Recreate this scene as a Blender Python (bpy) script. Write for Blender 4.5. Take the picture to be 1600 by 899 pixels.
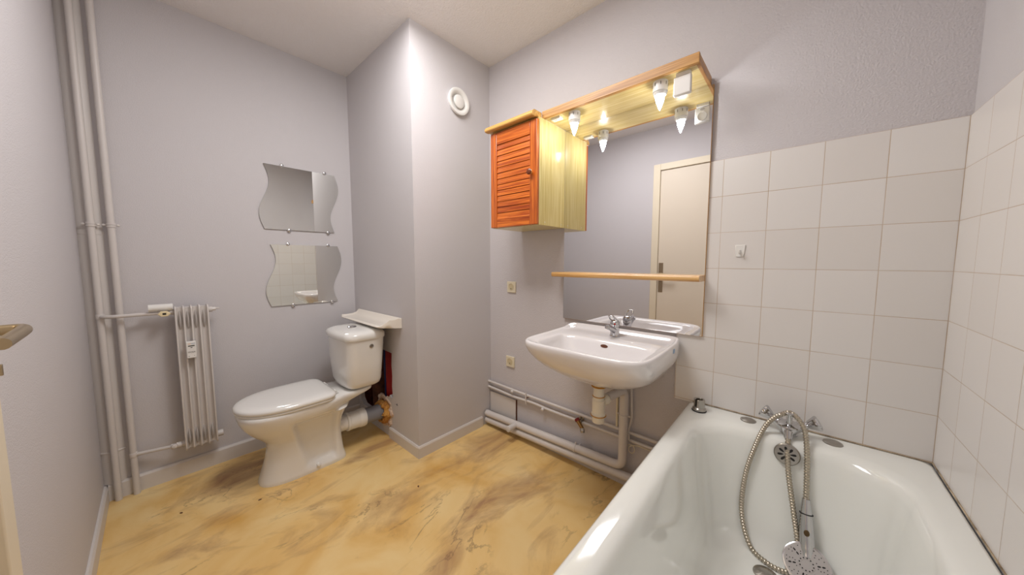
import bpy, bmesh, math, random
from mathutils import Vector, Matrix, noise
PI = math.pi
random.seed(4)
for o in list(bpy.data.objects):
    bpy.data.objects.remove(o, do_unlink=True)
C = bpy.context.scene.collection
sc = bpy.context.scene

# ------------------------------------------------------------------ camera
cam = bpy.data.cameras.new('camera')
cam_o = bpy.data.objects.new('camera', cam); C.objects.link(cam_o)
cam.sensor_width = 36.0
cam.lens = 501.86 / 1600 * 36.0
cam.clip_start = 0.02
yaw, pitch = 0.73059, 0.08036
fw = Vector((-math.sin(yaw)*math.cos(pitch), math.cos(yaw)*math.cos(pitch), -math.sin(pitch)))
rt = Vector((math.cos(yaw), math.sin(yaw), 0))
up = rt.cross(fw)
m = Matrix((rt, up, -fw)).transposed().to_4x4()
m.translation = (0, 0, 1.17557)
cam_o.matrix_world = m
sc.camera = cam_o

# ------------------------------------------------------------------ light and exposure
w = bpy.data.worlds.new('world'); sc.world = w; w.use_nodes = True
w.node_tree.nodes['Background'].inputs[0].default_value = (0.8, 0.8, 0.85, 1)
w.node_tree.nodes['Background'].inputs[1].default_value = 0.05
sc.view_settings.view_transform = 'Standard'
sc.view_settings.look = 'None'
sc.view_settings.gamma = 1.0
sc.view_settings.use_curve_mapping = False
sc.view_settings.exposure = -0.02
CEIL_W, SOFT_W, BULB_E = 5.5, 19.5, 100.0
ld = bpy.data.lights.new('ceiling_bulb_light', 'POINT')
ld.energy = CEIL_W; ld.color = (1.0, 0.985, 0.975); ld.shadow_soft_size = 0.05
lo = bpy.data.objects.new('ceiling_bulb_light', ld); C.objects.link(lo)
lo.location = (-1.10, 0.62, 2.36)
la = bpy.data.lights.new('ceiling_fill_light', 'AREA'); la.shape = 'RECTANGLE'; la.size = 0.9; la.size_y = 0.5  # added soft fill under the ceiling
la.energy = SOFT_W; la.color = (1.0, 0.985, 0.975)
lao = bpy.data.objects.new('ceiling_fill_light', la); C.objects.link(lao); lao.location = (-1.10, 0.66, 2.46)

# ------------------------------------------------------------------ materials
def s2l(c):
    return tuple(((x/255)/12.92 if x/255 <= 0.04045 else ((x/255+0.055)/1.055)**2.4) for x in c)

def base_mat(name):
    mt = bpy.data.materials.new(name); mt.use_nodes = True
    nt = mt.node_tree
    return mt, nt, nt.nodes['Principled BSDF']

def mat(name, rgb, rough=0.5, metal=0.0, bump=None, var=None, coat=0.0, spec=None):
    mt, nt, b = base_mat(name)
    col = s2l(rgb)
    b.inputs['Base Color'].default_value = (*col, 1)
    b.inputs['Roughness'].default_value = rough
    b.inputs['Metallic'].default_value = metal
    if coat: b.inputs['Coat Weight'].default_value = coat; b.inputs['Coat Roughness'].default_value = 0.05
    if spec is not None: b.inputs['Specular IOR Level'].default_value = spec
    tc = nt.nodes.new('ShaderNodeTexCoord')
    if var:
        rgb2, scale = var
        n = nt.nodes.new('ShaderNodeTexNoise'); n.inputs['Scale'].default_value = scale
        n.inputs['Detail'].default_value = 6
        r = nt.nodes.new('ShaderNodeValToRGB')
        r.color_ramp.elements[0].position = 0.38; r.color_ramp.elements[1].position = 0.68
        r.color_ramp.elements[0].color = (*col, 1); r.color_ramp.elements[1].color = (*s2l(rgb2), 1)
        nt.links.new(tc.outputs['Object'], n.inputs['Vector'])
        nt.links.new(n.outputs['Fac'], r.inputs[0]); nt.links.new(r.outputs[0], b.inputs['Base Color'])
    if bump:
        scale, strength, dist = bump
        n = nt.nodes.new('ShaderNodeTexNoise'); n.inputs['Scale'].default_value = scale
        n.inputs['Detail'].default_value = 3
        bp = nt.nodes.new('ShaderNodeBump'); bp.inputs['Strength'].default_value = strength
        bp.inputs['Distance'].default_value = dist
        nt.links.new(tc.outputs['Object'], n.inputs['Vector'])
        nt.links.new(n.outputs['Fac'], bp.inputs['Height']); nt.links.new(bp.outputs[0], b.inputs['Normal'])
    return mt

def wood(name, light, dark, axis, fine=90.0, rough=0.4, ring=0.0, coat=0.0, pos=(0.4, 0.66)):
    """grain that runs along axis (0,1,2) in object space"""
    mt, nt, b = base_mat(name)
    tc = nt.nodes.new('ShaderNodeTexCoord'); mp = nt.nodes.new('ShaderNodeMapping')
    sc_ = [fine]*3; sc_[axis] = fine*0.03
    mp.inputs['Scale'].default_value = sc_
    n = nt.nodes.new('ShaderNodeTexNoise'); n.inputs['Scale'].default_value = 1.0; n.inputs['Detail'].default_value = 4
    n.inputs['Distortion'].default_value = 0.6
    r = nt.nodes.new('ShaderNodeValToRGB')
    r.color_ramp.elements[0].position = pos[0]; r.color_ramp.elements[1].position = pos[1]
    r.color_ramp.elements[0].color = (*s2l(light), 1); r.color_ramp.elements[1].color = (*s2l(dark), 1)
    nt.links.new(tc.outputs['Object'], mp.inputs['Vector']); nt.links.new(mp.outputs[0], n.inputs['Vector'])
    nt.links.new(n.outputs['Fac'], r.inputs[0])
    if ring:
        mp2 = nt.nodes.new('ShaderNodeMapping'); s2 = [ring]*3; s2[axis] = ring*0.12
        mp2.inputs['Scale'].default_value = s2
        wv = nt.nodes.new('ShaderNodeTexWave'); wv.wave_type = 'RINGS'; wv.rings_direction = 'XYZ'[axis]
        wv.inputs['Scale'].default_value = 1.0; wv.inputs['Distortion'].default_value = 5.0; wv.inputs['Detail'].default_value = 2
        wv.inputs['Detail Scale'].default_value = 0.8
        nt.links.new(tc.outputs['Object'], mp2.inputs['Vector']); nt.links.new(mp2.outputs[0], wv.inputs['Vector'])
        r2 = nt.nodes.new('ShaderNodeValToRGB')
        r2.color_ramp.elements[0].position = 0.0; r2.color_ramp.elements[1].position = 0.45
        r2.color_ramp.elements[0].color = (*s2l(dark), 1); r2.color_ramp.elements[1].color = (1, 1, 1, 1)
        mx = nt.nodes.new('ShaderNodeMix'); mx.data_type = 'RGBA'; mx.blend_type = 'MULTIPLY'; mx.inputs[0].default_value = 0.55
        nt.links.new(wv.outputs['Fac'], r2.inputs[0])
        nt.links.new(r.outputs[0], mx.inputs[6]); nt.links.new(r2.outputs[0], mx.inputs[7])
        nt.links.new(mx.outputs[2], b.inputs['Base Color'])
    else:
        nt.links.new(r.outputs[0], b.inputs['Base Color'])
    b.inputs['Roughness'].default_value = rough
    if coat: b.inputs['Coat Weight'].default_value = coat
    return mt

def tile_mat(name, axis, o1, step1, o2, step2):
    """square glazed tiles; axis = horizontal world axis; o1 / o2 grout origins"""
    mt, nt, b = base_mat(name)
    g = nt.nodes.new('ShaderNodeNewGeometry'); sx = nt.nodes.new('ShaderNodeSeparateXYZ')
    nt.links.new(g.outputs['Position'], sx.inputs[0])
    def M(op, a, bb=None, cl=False):
        n = nt.nodes.new('ShaderNodeMath'); n.operation = op; n.use_clamp = cl
        for i, x in enumerate((a, bb)):
            if x is None: continue
            if isinstance(x, (int, float)): n.inputs[i].default_value = x
            else: nt.links.new(x, n.inputs[i])
        return n.outputs[0]
    def edge(sock, o, st):
        u = M('DIVIDE', M('SUBTRACT', sock, o), st)
        f = M('FRACT', M('ADD', u, 100.0))
        d = M('MINIMUM', f, M('SUBTRACT', 1.0, f))
        return M('MULTIPLY', d, st), M('FLOOR', M('ADD', u, 100.0))
    d1, i1 = edge(sx.outputs[axis], o1, step1)
    d2, i2 = edge(sx.outputs[2], o2, step2)
    d = M('MINIMUM', d1, d2)
    prof = M('DIVIDE', d, 0.0022, True)               # 0 in the joint, 1 on the glaze
    wn = nt.nodes.new('ShaderNodeTexWhiteNoise'); wn.noise_dimensions = '2D'
    cx = nt.nodes.new('ShaderNodeCombineXYZ'); nt.links.new(i1, cx.inputs[0]); nt.links.new(i2, cx.inputs[1])
    nt.links.new(cx.outputs[0], wn.inputs['Vector'])
    tone = nt.nodes.new('ShaderNodeMix'); tone.data_type = 'RGBA'
    tone.inputs[6].default_value = (*s2l((228, 224, 221)), 1); tone.inputs[7].default_value = (*s2l((223, 218, 214)), 1)
    nt.links.new(wn.outputs['Value'], tone.inputs[0])
    # grout: beige, browner in patches
    nz = nt.nodes.new('ShaderNodeTexNoise'); nz.inputs['Scale'].default_value = 5.0
    nt.links.new(g.outputs['Position'], nz.inputs['Vector'])
    gr = nt.nodes.new('ShaderNodeValToRGB')
    gr.color_ramp.elements[0].position = 0.35; gr.color_ramp.elements[1].position = 0.7
    gr.color_ramp.elements[0].color = (*s2l((206, 190, 176)), 1); gr.color_ramp.elements[1].color = (*s2l((182, 156, 124)), 1)
    nt.links.new(nz.outputs['Fac'], gr.inputs[0])
    mask = M('LESS_THAN', d, 0.0009)
    mx = nt.nodes.new('ShaderNodeMix'); mx.data_type = 'RGBA'
    nt.links.new(mask, mx.inputs[0]); nt.links.new(tone.outputs[2], mx.inputs[6]); nt.links.new(gr.outputs[0], mx.inputs[7])
    nt.links.new(mx.outputs[2], b.inputs['Base Color'])
    b.inputs['Roughness'].default_value = 0.28
    bp = nt.nodes.new('ShaderNodeBump'); bp.inputs['Strength'].default_value = 0.35; bp.inputs['Distance'].default_value = 0.001
    nz2 = nt.nodes.new('ShaderNodeTexNoise'); nz2.inputs['Scale'].default_value = 9.0
    nt.links.new(g.outputs['Position'], nz2.inputs['Vector'])
    nt.links.new(M('ADD', prof, M('MULTIPLY', nz2.outputs['Fac'], 0.6)), bp.inputs['Height'])
    nt.links.new(bp.outputs[0], b.inputs['Normal'])
    return mt

def floor_mat():
    mt, nt, b = base_mat('marbled_yellow_vinyl')
    g = nt.nodes.new('ShaderNodeNewGeometry')
    def N(scale, detail=5, dist=0.0, rough=0.5, vec=None):
        n = nt.nodes.new('ShaderNodeTexNoise'); n.inputs['Scale'].default_value = scale
        n.inputs['Detail'].default_value = detail; n.inputs['Distortion'].default_value = dist
        n.inputs['Roughness'].default_value = rough
        nt.links.new(vec or g.outputs['Position'], n.inputs['Vector']); return n
    def ramp(stops, src):
        r = nt.nodes.new('ShaderNodeValToRGB')
        r.color_ramp.elements[0].position, r.color_ramp.elements[1].position = stops[0][0], stops[-1][0]
        r.color_ramp.elements[0].color = (*stops[0][1], 1); r.color_ramp.elements[1].color = (*stops[-1][1], 1)
        for p, c in stops[1:-1]:
            e = r.color_ramp.elements.new(p); e.color = (*c, 1)
        nt.links.new(src, r.inputs[0]); return r
    mp = nt.nodes.new('ShaderNodeMapping'); mp.inputs['Rotation'].default_value = (0, 0, -0.25)
    mp.inputs['Scale'].default_value = (1.9, 0.75, 1.0)
    nt.links.new(g.outputs['Position'], mp.inputs['Vector'])
    base = ramp([(0.3, s2l((238, 210, 152))), (0.5, s2l((232, 196, 130))), (0.72, s2l((216, 168, 88)))], N(3.2, 5, 0.6).outputs['Fac'])
    cloud = ramp([(0.48, (0, 0, 0)), (0.74, (1, 1, 1))], N(2.6, 8, 0.7, 0.60, mp.outputs[0]).outputs['Fac'])
    m1 = nt.nodes.new('ShaderNodeMix'); m1.data_type = 'RGBA'; m1.blend_type = 'MIX'
    ml = nt.nodes.new('ShaderNodeMath'); ml.operation = 'MULTIPLY'; ml.inputs[1].default_value = 0.95
    nt.links.new(cloud.outputs[0], ml.inputs[0]); nt.links.new(ml.outputs[0], m1.inputs[0])
    nt.links.new(base.outputs[0], m1.inputs[6]); m1.inputs[7].default_value = (*s2l((150, 106, 78)), 1)
    # thin veins
    nn = N(2.2, 7, 0.5, 0.6, mp.outputs[0])
    sub = nt.nodes.new('ShaderNodeMath'); sub.operation = 'SUBTRACT'; sub.inputs[1].default_value = 0.5
    ab = nt.nodes.new('ShaderNodeMath'); ab.operation = 'ABSOLUTE'
    nt.links.new(nn.outputs['Fac'], sub.inputs[0]); nt.links.new(sub.outputs[0], ab.inputs[0])
    vein = ramp([(0.0, (1, 1, 1)), (0.012, (0, 0, 0))], ab.outputs[0])
    brk = ramp([(0.5, (0, 0, 0)), (0.62, (1, 1, 1))], N(2.2, 2).outputs['Fac'])
    mm = nt.nodes.new('ShaderNodeMath'); mm.operation = 'MULTIPLY'
    nt.links.new(vein.outputs[0], mm.inputs[0]); nt.links.new(brk.outputs[0], mm.inputs[1])
    mk = nt.nodes.new('ShaderNodeMath'); mk.operation = 'MULTIPLY'; mk.inputs[1].default_value = 0.6
    nt.links.new(mm.outputs[0], mk.inputs[0])
    m2 = nt.nodes.new('ShaderNodeMix'); m2.data_type = 'RGBA'
    nt.links.new(mk.outputs[0], m2.inputs[0]); nt.links.new(m1.outputs[2], m2.inputs[6])
    m2.inputs[7].default_value = (*s2l((128, 98, 72)), 1)
    nt.links.new(m2.outputs[2], b.inputs['Base Color'])
    b.inputs['Roughness'].default_value = 0.42
    return mt

WALL = mat('lilac_grey_wall_paint', (204, 200, 202), 0.75, bump=(320, 0.35, 0.003))
WALLR = mat('lilac_grey_roughcast_paint', (203, 198, 200), 0.8, bump=(170, 0.55, 0.004))
CEIL = mat('textured_ceiling_paint', (236, 231, 229), 0.85, bump=(110, 0.6, 0.006))
SKIRT = mat('lilac_grey_skirting_gloss', (214, 208, 204), 0.45)
PIPE = mat('grey_painted_pipe', (212, 206, 202), 0.4, bump=(60, 0.12, 0.003))
PORC = mat('white_porcelain', (232, 230, 226), 0.08, coat=0.5)
SINKM = mat('white_sink_porcelain', (235, 231, 231), 0.08, coat=0.5)
TUBM = mat('white_enamel', (238, 239, 234), 0.10, coat=0.5)
CHROME = mat('chrome', (200, 200, 202), 0.12, 1.0)
CHROME_DULL = mat('worn_chrome', (172, 168, 162), 0.28, 1.0)
HOSE = mat('metal_hose', (186, 177, 162), 0.3, 0.9)
STEEL = mat('brushed_nickel', (176, 160, 134), 0.35, 1.0)
PLAST = mat('white_plastic', (232, 230, 226), 0.35)
GREYPL = mat('grey_showerhead_plastic', (178, 172, 170), 0.4)
CREAM = mat('cream_plastic', (226, 216, 190), 0.4)
PALEP = mat('yellowed_white_plastic', (238, 232, 216), 0.4)
GREYP = mat('grey_pvc', (132, 132, 138), 0.45)
DARK = mat('dark_slot', (22, 18, 18), 0.7)
RUBBER = mat('black_rubber', (34, 32, 34), 0.5)
BROWNHOLE = mat('rusty_overflow', (92, 48, 24), 0.5)
BRASS = mat('aged_brass', (150, 116, 70), 0.35, 0.9)
REDP = mat('red_plastic', (120, 26, 26), 0.4)
REDDOT = mat('red_dot', (190, 30, 40), 0.4)
OCHRE = mat('ochre_washer', (196, 140, 52), 0.6)
EDGE = mat('ochre_mirror_backing', (206, 148, 40), 0.5)
FOAM = mat('orange_expanding_foam', (206, 152, 76), 0.85, bump=(70, 0.9, 0.02), var=((166, 106, 42), 30))
PLASTER = mat('raw_plaster', (222, 204, 190), 0.9, bump=(50, 0.8, 0.02), var=((196, 160, 130), 25))
CAVITY = mat('dark_cavity_brick', (140, 66, 44), 0.9, bump=(20, 0.7, 0.02), var=((90, 44, 34), 12))
REDBOARD = mat('dark_red_board', (176, 16, 14), 0.6)
RUSTPIPE = mat('rusty_brown_pipe', (112, 66, 44), 0.7, var=((70, 36, 26), 14))
BLUE = mat('blue_cable', (30, 44, 120), 0.5)
BLUEMARK = mat('pale_blue_print', (150, 176, 206), 0.4)
INK = mat('dark_print', (60, 54, 56), 0.6)
ORANGEP = mat('orange_print', (226, 160, 80), 0.6)
LCD = mat('green_grey_display', (54, 56, 40), 0.3)
DOORM = mat('cream_door_paint', (228, 216, 198), 0.45)
FRAMEM = mat('cream_door_frame_paint', (232, 220, 196), 0.45)
FLOORM = floor_mat()
CAULK = mat('mildewed_sealant', (198, 178, 150), 0.7, var=((96, 78, 56), 22))
MIRROR = mat('mirror_glass', (232, 232, 234), 0.0, 1.0)
MIRROR2 = mat('small_mirror_glass', (232, 233, 230), 0.0, 1.0)
PINE_V = wood('pale_pine_vertical', (228, 210, 146), (206, 182, 104), 2, 130, 0.30, coat=0.3)
PINE_X = wood('pale_pine_long', (230, 208, 148), (208, 180, 102), 0, 110, 0.28, coat=0.4)
TRIM_X = wood('tan_oak_trim', (200, 150, 84), (160, 108, 50), 0, 120, 0.4)
TRIM_Y = wood('tan_oak_trim_end', (200, 150, 88), (160, 106, 50), 1, 120, 0.4)
MOULD = wood('honey_moulding', (222, 176, 100), (186, 132, 60), 0, 120, 0.35)
SHELFW = wood('honey_shelf', (222, 178, 116), (196, 146, 84), 0, 120, 0.3, coat=0.3)
RED_X = wood('orange_pine_rail', (222, 122, 42), (168, 74, 16), 0, 100, 0.32, ring=60, coat=0.3)
RED_Z = wood('orange_pine_stile', (222, 122, 42), (168, 74, 16), 2, 100, 0.32, ring=60, coat=0.3)

def bulb_mat():
    mt = bpy.data.materials.new('lit_bulb_glass'); mt.use_nodes = True
    nt = mt.node_tree; nt.nodes.clear()
    e = nt.nodes.new('ShaderNodeEmission'); e.inputs[0].default_value = (0.97, 0.985, 1.0, 1); e.inputs[1].default_value = BULB_E
    o = nt.nodes.new('ShaderNodeOutputMaterial'); nt.links.new(e.outputs[0], o.inputs[0])
    return mt
BULB = bulb_mat()

# ------------------------------------------------------------------ mesh helpers
def obj(name, bm, m, parent=None, smooth=True, angle=35, bevel=0.0, bseg=2, recalc=True):
    me = bpy.data.meshes.new(name)
    if recalc: bmesh.ops.recalc_face_normals(bm, faces=bm.faces[:])
    for f in bm.faces: f.smooth = smooth
    if smooth:
        lim = math.radians(angle)
        for e in bm.edges:
            if len(e.link_faces) == 2 and e.calc_face_angle(0) > lim: e.smooth = False
    bm.to_mesh(me); bm.free()
    me.materials.append(m)
    o = bpy.data.objects.new(name, me); C.objects.link(o)
    if parent is not None: o.parent = parent; o.matrix_parent_inverse = Matrix.Identity(4)
    if bevel:
        md = o.modifiers.new('bevel', 'BEVEL'); md.width = bevel; md.segments = bseg; md.limit_method = 'ANGLE'
        md.angle_limit = math.radians(40); md.harden_normals = False
    return o

def tag(o, label, cat, group=None, kind=None):
    o['label'] = label; o['category'] = cat
    if group: o['group'] = group
    if kind: o['kind'] = kind
    return o

def thing(name, loc, label, cat, group=None):
    o = bpy.data.objects.new(name, None); C.objects.link(o); o.location = loc
    o.empty_display_size = 0.05
    return tag(o, label, cat, group)

def struct(o):
    o['kind'] = 'structure'; return o

class off:
    """vector offset so that parts can be written in world coordinates"""
    def __init__(s, o): s.v = Vector(o.location) if o is not None else Vector((0, 0, 0))

def shift(bm, parent):
    bmesh.ops.translate(bm, verts=bm.verts[:], vec=-Vector(parent.location))

def part(name, bm, m, parent, top=None, **k):
    """bm in world coordinates; parent may be a thing or a part (its origin = thing's origin)"""
    root = top or parent
    shift(bm, root)
    if top is not None:      # sub-part: parent part already sits at root's origin
        return obj(name, bm, m, parent, **k)
    return obj(name, bm, m, parent, **k)

def copy_tree(o, parent=None, dl=None):
    c = o.copy(); C.objects.link(c); c.parent = parent
    if dl is not None: c.location = Vector(o.location) + Vector(dl)
    for ch in list(o.children):
        copy_tree(ch, c)
    return c

def box(bm, x0, x1, y0, y1, z0, z1):
    vs = [bm.verts.new((x, y, z)) for x in (x0, x1) for y in (y0, y1) for z in (z0, z1)]
    for q in ((0, 1, 3, 2), (4, 6, 7, 5), (0, 4, 5, 1), (2, 3, 7, 6), (0, 2, 6, 4), (1, 5, 7, 3)):
        bm.faces.new([vs[i] for i in q])
    return vs

def B(*a):
    bm = bmesh.new(); box(bm, *a); return bm

def loft(bm, rings, cap0=True, cap1=True, closed=True):
    prev = None; out = []
    for r in rings:
        vs = [bm.verts.new(p) for p in r]; out.append(vs)
        if prev:
            n = len(vs)
            for i in range(n if closed else n-1):
                j = (i+1) % n
                bm.faces.new((prev[i], prev[j], vs[j], vs[i]))
        prev = vs
    if cap0: bm.faces.new(out[0][::-1])
    if cap1: bm.faces.new(out[-1])
    return out

def frame(d):
    d = Vector(d).normalized()
    a = Vector((0, 0, 1)) if abs(d.z) < 0.9 else Vector((1, 0, 0))
    u = a.cross(d).normalized(); v = d.cross(u)
    return u, v

def lathe(bm, base, axis, prof, n=32, lobes=0, amp=0.0, sx=1.0):
    """prof = [(distance along axis, radius)...]"""
    base = Vector(base); ax = Vector(axis).normalized(); u, v = frame(ax)
    rings = []
    for h, r in prof:
        r = max(r, 0.0002)
        ring = []
        for i in range(n):
            a = 2*PI*i/n
            rr = r*(1+amp*math.cos(lobes*a)) if lobes else r
            ring.append(base + ax*h + u*(math.cos(a)*rr*sx) + v*(math.sin(a)*rr))
        rings.append(ring)
    loft(bm, rings)

def cyl(bm, a, b, r, n=24):
    a = Vector(a); b = Vector(b); lathe(bm, a, b-a, [(0, r), ((b-a).length, r)], n)

def fillet(pts, r, seg=8):
    pts = [Vector(p) for p in pts]
    out = [pts[0]]
    for i in range(1, len(pts)-1):
        p, a, b = pts[i], pts[i-1], pts[i+1]
        da = (a-p); db = (b-p); ra = min(r, da.length*0.49, db.length*0.49)
        s, e = p+da.normalized()*ra, p+db.normalized()*ra
        for k in range(seg+1):
            t = k/seg
            out.append(s*(1-t)**2 + p*2*t*(1-t) + e*t*t)
    out.append(pts[-1])
    return out

def tube(bm, pts, r, n=16, rad=None):
    pts = [Vector(p) for p in pts]
    t0 = (pts[1]-pts[0]).normalized(); u, v = frame(t0)
    rings = []
    for i, p in enumerate(pts):
        if i == 0: t = pts[1]-p
        elif i == len(pts)-1: t = p-pts[i-1]
        else: t = (pts[i+1]-p).normalized() + (p-pts[i-1]).normalized()
        t = t.normalized()
        u = (u - t*u.dot(t)).normalized(); v = t.cross(u)
        rr = rad(i) if rad else r
        rings.append([p + u*math.cos(2*PI*k/n)*rr + v*math.sin(2*PI*k/n)*rr for k in range(n)])
    loft(bm, rings)

def spline(pts, step=0.01):
    pts = [Vector(p) for p in pts]
    P = [pts[0]*2-pts[1]] + pts + [pts[-1]*2-pts[-2]]
    out = []
    for i in range(1, len(P)-2):
        a, b, c, d = P[i-1:i+3]
        k = max(2, int((c-b).length/step))
        for j in range(k):
            t = j/k
            out.append(0.5*((2*b)+(c-a)*t+(2*a-5*b+4*c-d)*t*t+(3*b-a-3*c+d)*t**3))
    out.append(pts[-1])
    # resample evenly
    L = [0]
    for i in range(1, len(out)): L.append(L[-1]+(out[i]-out[i-1]).length)
    n = int(L[-1]/step); res = []; j = 0
    for k in range(n+1):
        s = L[-1]*k/n
        while j < len(L)-2 and L[j+1] < s: j += 1
        f = (s-L[j])/max(1e-9, L[j+1]-L[j]); res.append(out[j].lerp(out[j+1], min(1, f)))
    return res

def rrect(x0, x1, y0, y1, r, z, nc=8, ns=6):
    """rounded rectangle, constant point count; z may be a function of (x, y)"""
    r = min(r, (x1-x0)/2*0.999, (y1-y0)/2*0.999)
    cs = [(x1-r, y1-r, 0), (x0+r, y1-r, PI/2), (x0+r, y0+r, PI), (x1-r, y0+r, 1.5*PI)]
    pts = []
    arcs = []
    for cx, cy, a0 in cs:
        arcs.append([(cx+r*math.cos(a0+PI/2*k/nc), cy+r*math.sin(a0+PI/2*k/nc)) for k in range(nc+1)])
    for i in range(4):
        pts += arcs[i]
        a, b = arcs[i][-1], arcs[(i+1) % 4][0]
        pts += [(a[0]+(b[0]-a[0])*k/ns, a[1]+(b[1]-a[1])*k/ns) for k in range(1, ns)]
    zf = z if callable(z) else (lambda x, y: z)
    return [Vector((x, y, zf(x, y))) for x, y in pts]

def sell(cx, a, yc, yb, yf, nb, nf, z, N=80, zback=None):
    """super-elliptic ring with different front (-y) and back (+y) halves"""
    out = []
    for i in range(N):
        t = 2*PI*i/N; c, s = math.cos(t), math.sin(t)
        n = nb if s >= 0 else nf
        x = a*math.copysign(abs(c)**(2/n), c)
        y = (yb-yc if s >= 0 else yc-yf)*math.copysign(abs(s)**(2/n), s)
        zz = z
        if zback is not None:
            q = max(0.0, min(1.0, (y/(yb-yc)-0.55)/0.4)) if s > 0 else 0
            q = q*q*(3-2*q); zz = z+(zback-z)*q
        out.append(Vector((cx+x, yc+y, zz)))
    return out

def prism(bm, poly, n, d0, d1):
    """poly = list of (a, b) ; n = axis of extrusion 'x','y','z'"""
    def P(a, b, d):
        return {'x': (d, a, b), 'y': (a, d, b), 'z': (a, b, d)}[n]
    loft(bm, [[P(a, b, d0) for a, b in poly], [P(a, b, d1) for a, b in poly]])

# ------------------------------------------------------------------ room dimensions
XA, XC, YB, YL, ZC = -2.480, 0.3425, 1.596, -0.2235, 2.4865
XD, YD = -1.6426, 1.000           # boxed-in duct: front face x, side face y
ZT, TS, V0 = 1.5955, 0.1497, -0.2566
YW = YB + 0.005                   # painted wall behind the tiles
ZR = 0.545                        # bathtub rim

struct(obj('floor', B(XA-0.1, XC+0.1, YL-0.1, YW+0.1, -0.06, 0), FLOORM, smooth=False))
struct(obj('ceiling', B(XA-0.1, XC+0.1, YL-0.1, YW+0.1, ZC, ZC+0.08), CEIL, smooth=False))
struct(obj('wall_back', B(XA-0.1, XA, YL-0.1, YW+0.1, 0, ZC), WALL, smooth=False))
struct(obj('wall_right', B(XA, XC+0.006, YW, YW+0.1, 0, ZC), WALLR, smooth=False))
struct(obj('wall_end', B(XC+0.006, XC+0.1, YL-0.1, YW+0.1, 0, ZC), WALL, smooth=False))
# left wall with the door opening
DX0, DX1, DZ = -1.125, -0.36, 2.10
bm = bmesh.new()
box(bm, XA, DX0, YL-0.1, YL, 0, ZC)
box(bm, DX0, DX1, YL-0.1, YL, DZ, ZC)
box(bm, DX1, XC+0.006, YL-0.1, YL, 0, ZC)
struct(obj('wall_left', bm, WALL, smooth=False))

# glazed tiles on two walls
TB = tile_mat('glazed_tiles_right', 0, V0, TS, ZT, TS)
TCm = tile_mat('glazed_tiles_end', 1, YB-0.0, TS, ZT, TS)
bm = B(-0.4085, XC, YB, YW, ZR-0.006, ZT)
struct(obj('trim_1', bm, TB, smooth=False))
bm = B(XC, XC+0.006, YL, YB, ZR-0.006, ZT)
struct(obj('trim_2', bm, TCm, smooth=False))

# the boxed duct with the ragged hole in its side
hole = [(-1.945, 0.583), (-1.952, 0.50), (-1.946, 0.43), (-1.952, 0.36), (-1.945, 0.286), (-1.962, 0.279), (-1.985, 0.292), (-2.00, 0.272),
        (-2.02, 0.262), (-2.012, 0.235), (-1.992, 0.205), (-1.988, 0.165), (-2.00, 0.12), (-2.03, 0.10), (-2.07, 0.096), (-2.11, 0.106),
        (-2.14, 0.13), (-2.20, 0.115), (-2.30, 0.10), (-2.40, 0.105), (-2.44, 0.14), (-2.452, 0.24), (-2.44, 0.40), (-2.43, 0.575), (-2.20, 0.59)]
bm = bmesh.new()
def ring_edges(pts):
    vs = [bm.verts.new(p) for p in pts]
    return [bm.edges.new((vs[i], vs[(i+1) % len(vs)])) for i in range(len(vs))]
XD2 = XD-0.03
e = ring_edges([(XA, YD, 0), (XD2, YD, 0), (XD2, YD, ZC), (XA, YD, ZC)])
e += ring_edges([(x, YD, z) for x, z in hole])
bmesh.ops.triangle_fill(bm, use_beauty=True, use_dissolve=False, edges=e)
r = bmesh.ops.extrude_face_region(bm, geom=bm.faces[:])
bmesh.ops.translate(bm, verts=[v for v in r['geom'] if isinstance(v, bmesh.types.BMVert)], vec=(0, 0.03, 0))
struct(obj('wall_duct_side', bm, WALL, smooth=False))
struct(obj('wall_duct_front', B(XD2, XD, YD, YW, 0, ZC), WALL, smooth=False))
# inside of the duct
bm = bmesh.new()
box(bm, XA+0.001, XD2-0.001, YD+0.28, YD+0.29, 0, 1.0)
box(bm, XA+0.001, XA+0.01, YD+0.03, YD+0.28, 0, 1.0)
box(bm, XA+0.001, XD2-0.001, YD+0.03, YD+0.28, 0.99, 1.0)
struct(obj('trim_3', bm, CAVITY, smooth=False))
bm = bmesh.new(); cyl(bm, (-2.36, YD+0.13, 0.0), (-2.36, YD+0.13, 0.985), 0.07, 32)
lathe(bm, (-2.36, YD+0.13, 0.30), (0, 0, 1), [(0, 0.07), (0.005, 0.088), (0.06, 0.088), (0.065, 0.07)], 32)
tag(obj('soil_stack', bm, RUSTPIPE), 'rusty brown vertical soil pipe seen inside the dark hole behind the toilet', 'pipe')
bm = B(-2.105, -1.99, YD+0.036, YD+0.055, 0.225, 0.8)
tag(obj('red_batten', bm, REDBOARD, bevel=0.002), 'dark red upright batten just inside the ragged hole beside the cistern', 'board')
bm = bmesh.new(); tube(bm, spline([(-2.18, YD+0.07, 0.0), (-2.17, YD+0.07, 0.3), (-2.155, YD+0.06, 0.45), (-2.165, YD+0.07, 0.7), (-2.18, YD+0.09, 0.98)], 0.02), 0.012, 10)
tag(obj('blue_cable', bm, BLUE), 'thick dark blue cable running up inside the hole beside the cistern', 'cable')

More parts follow.
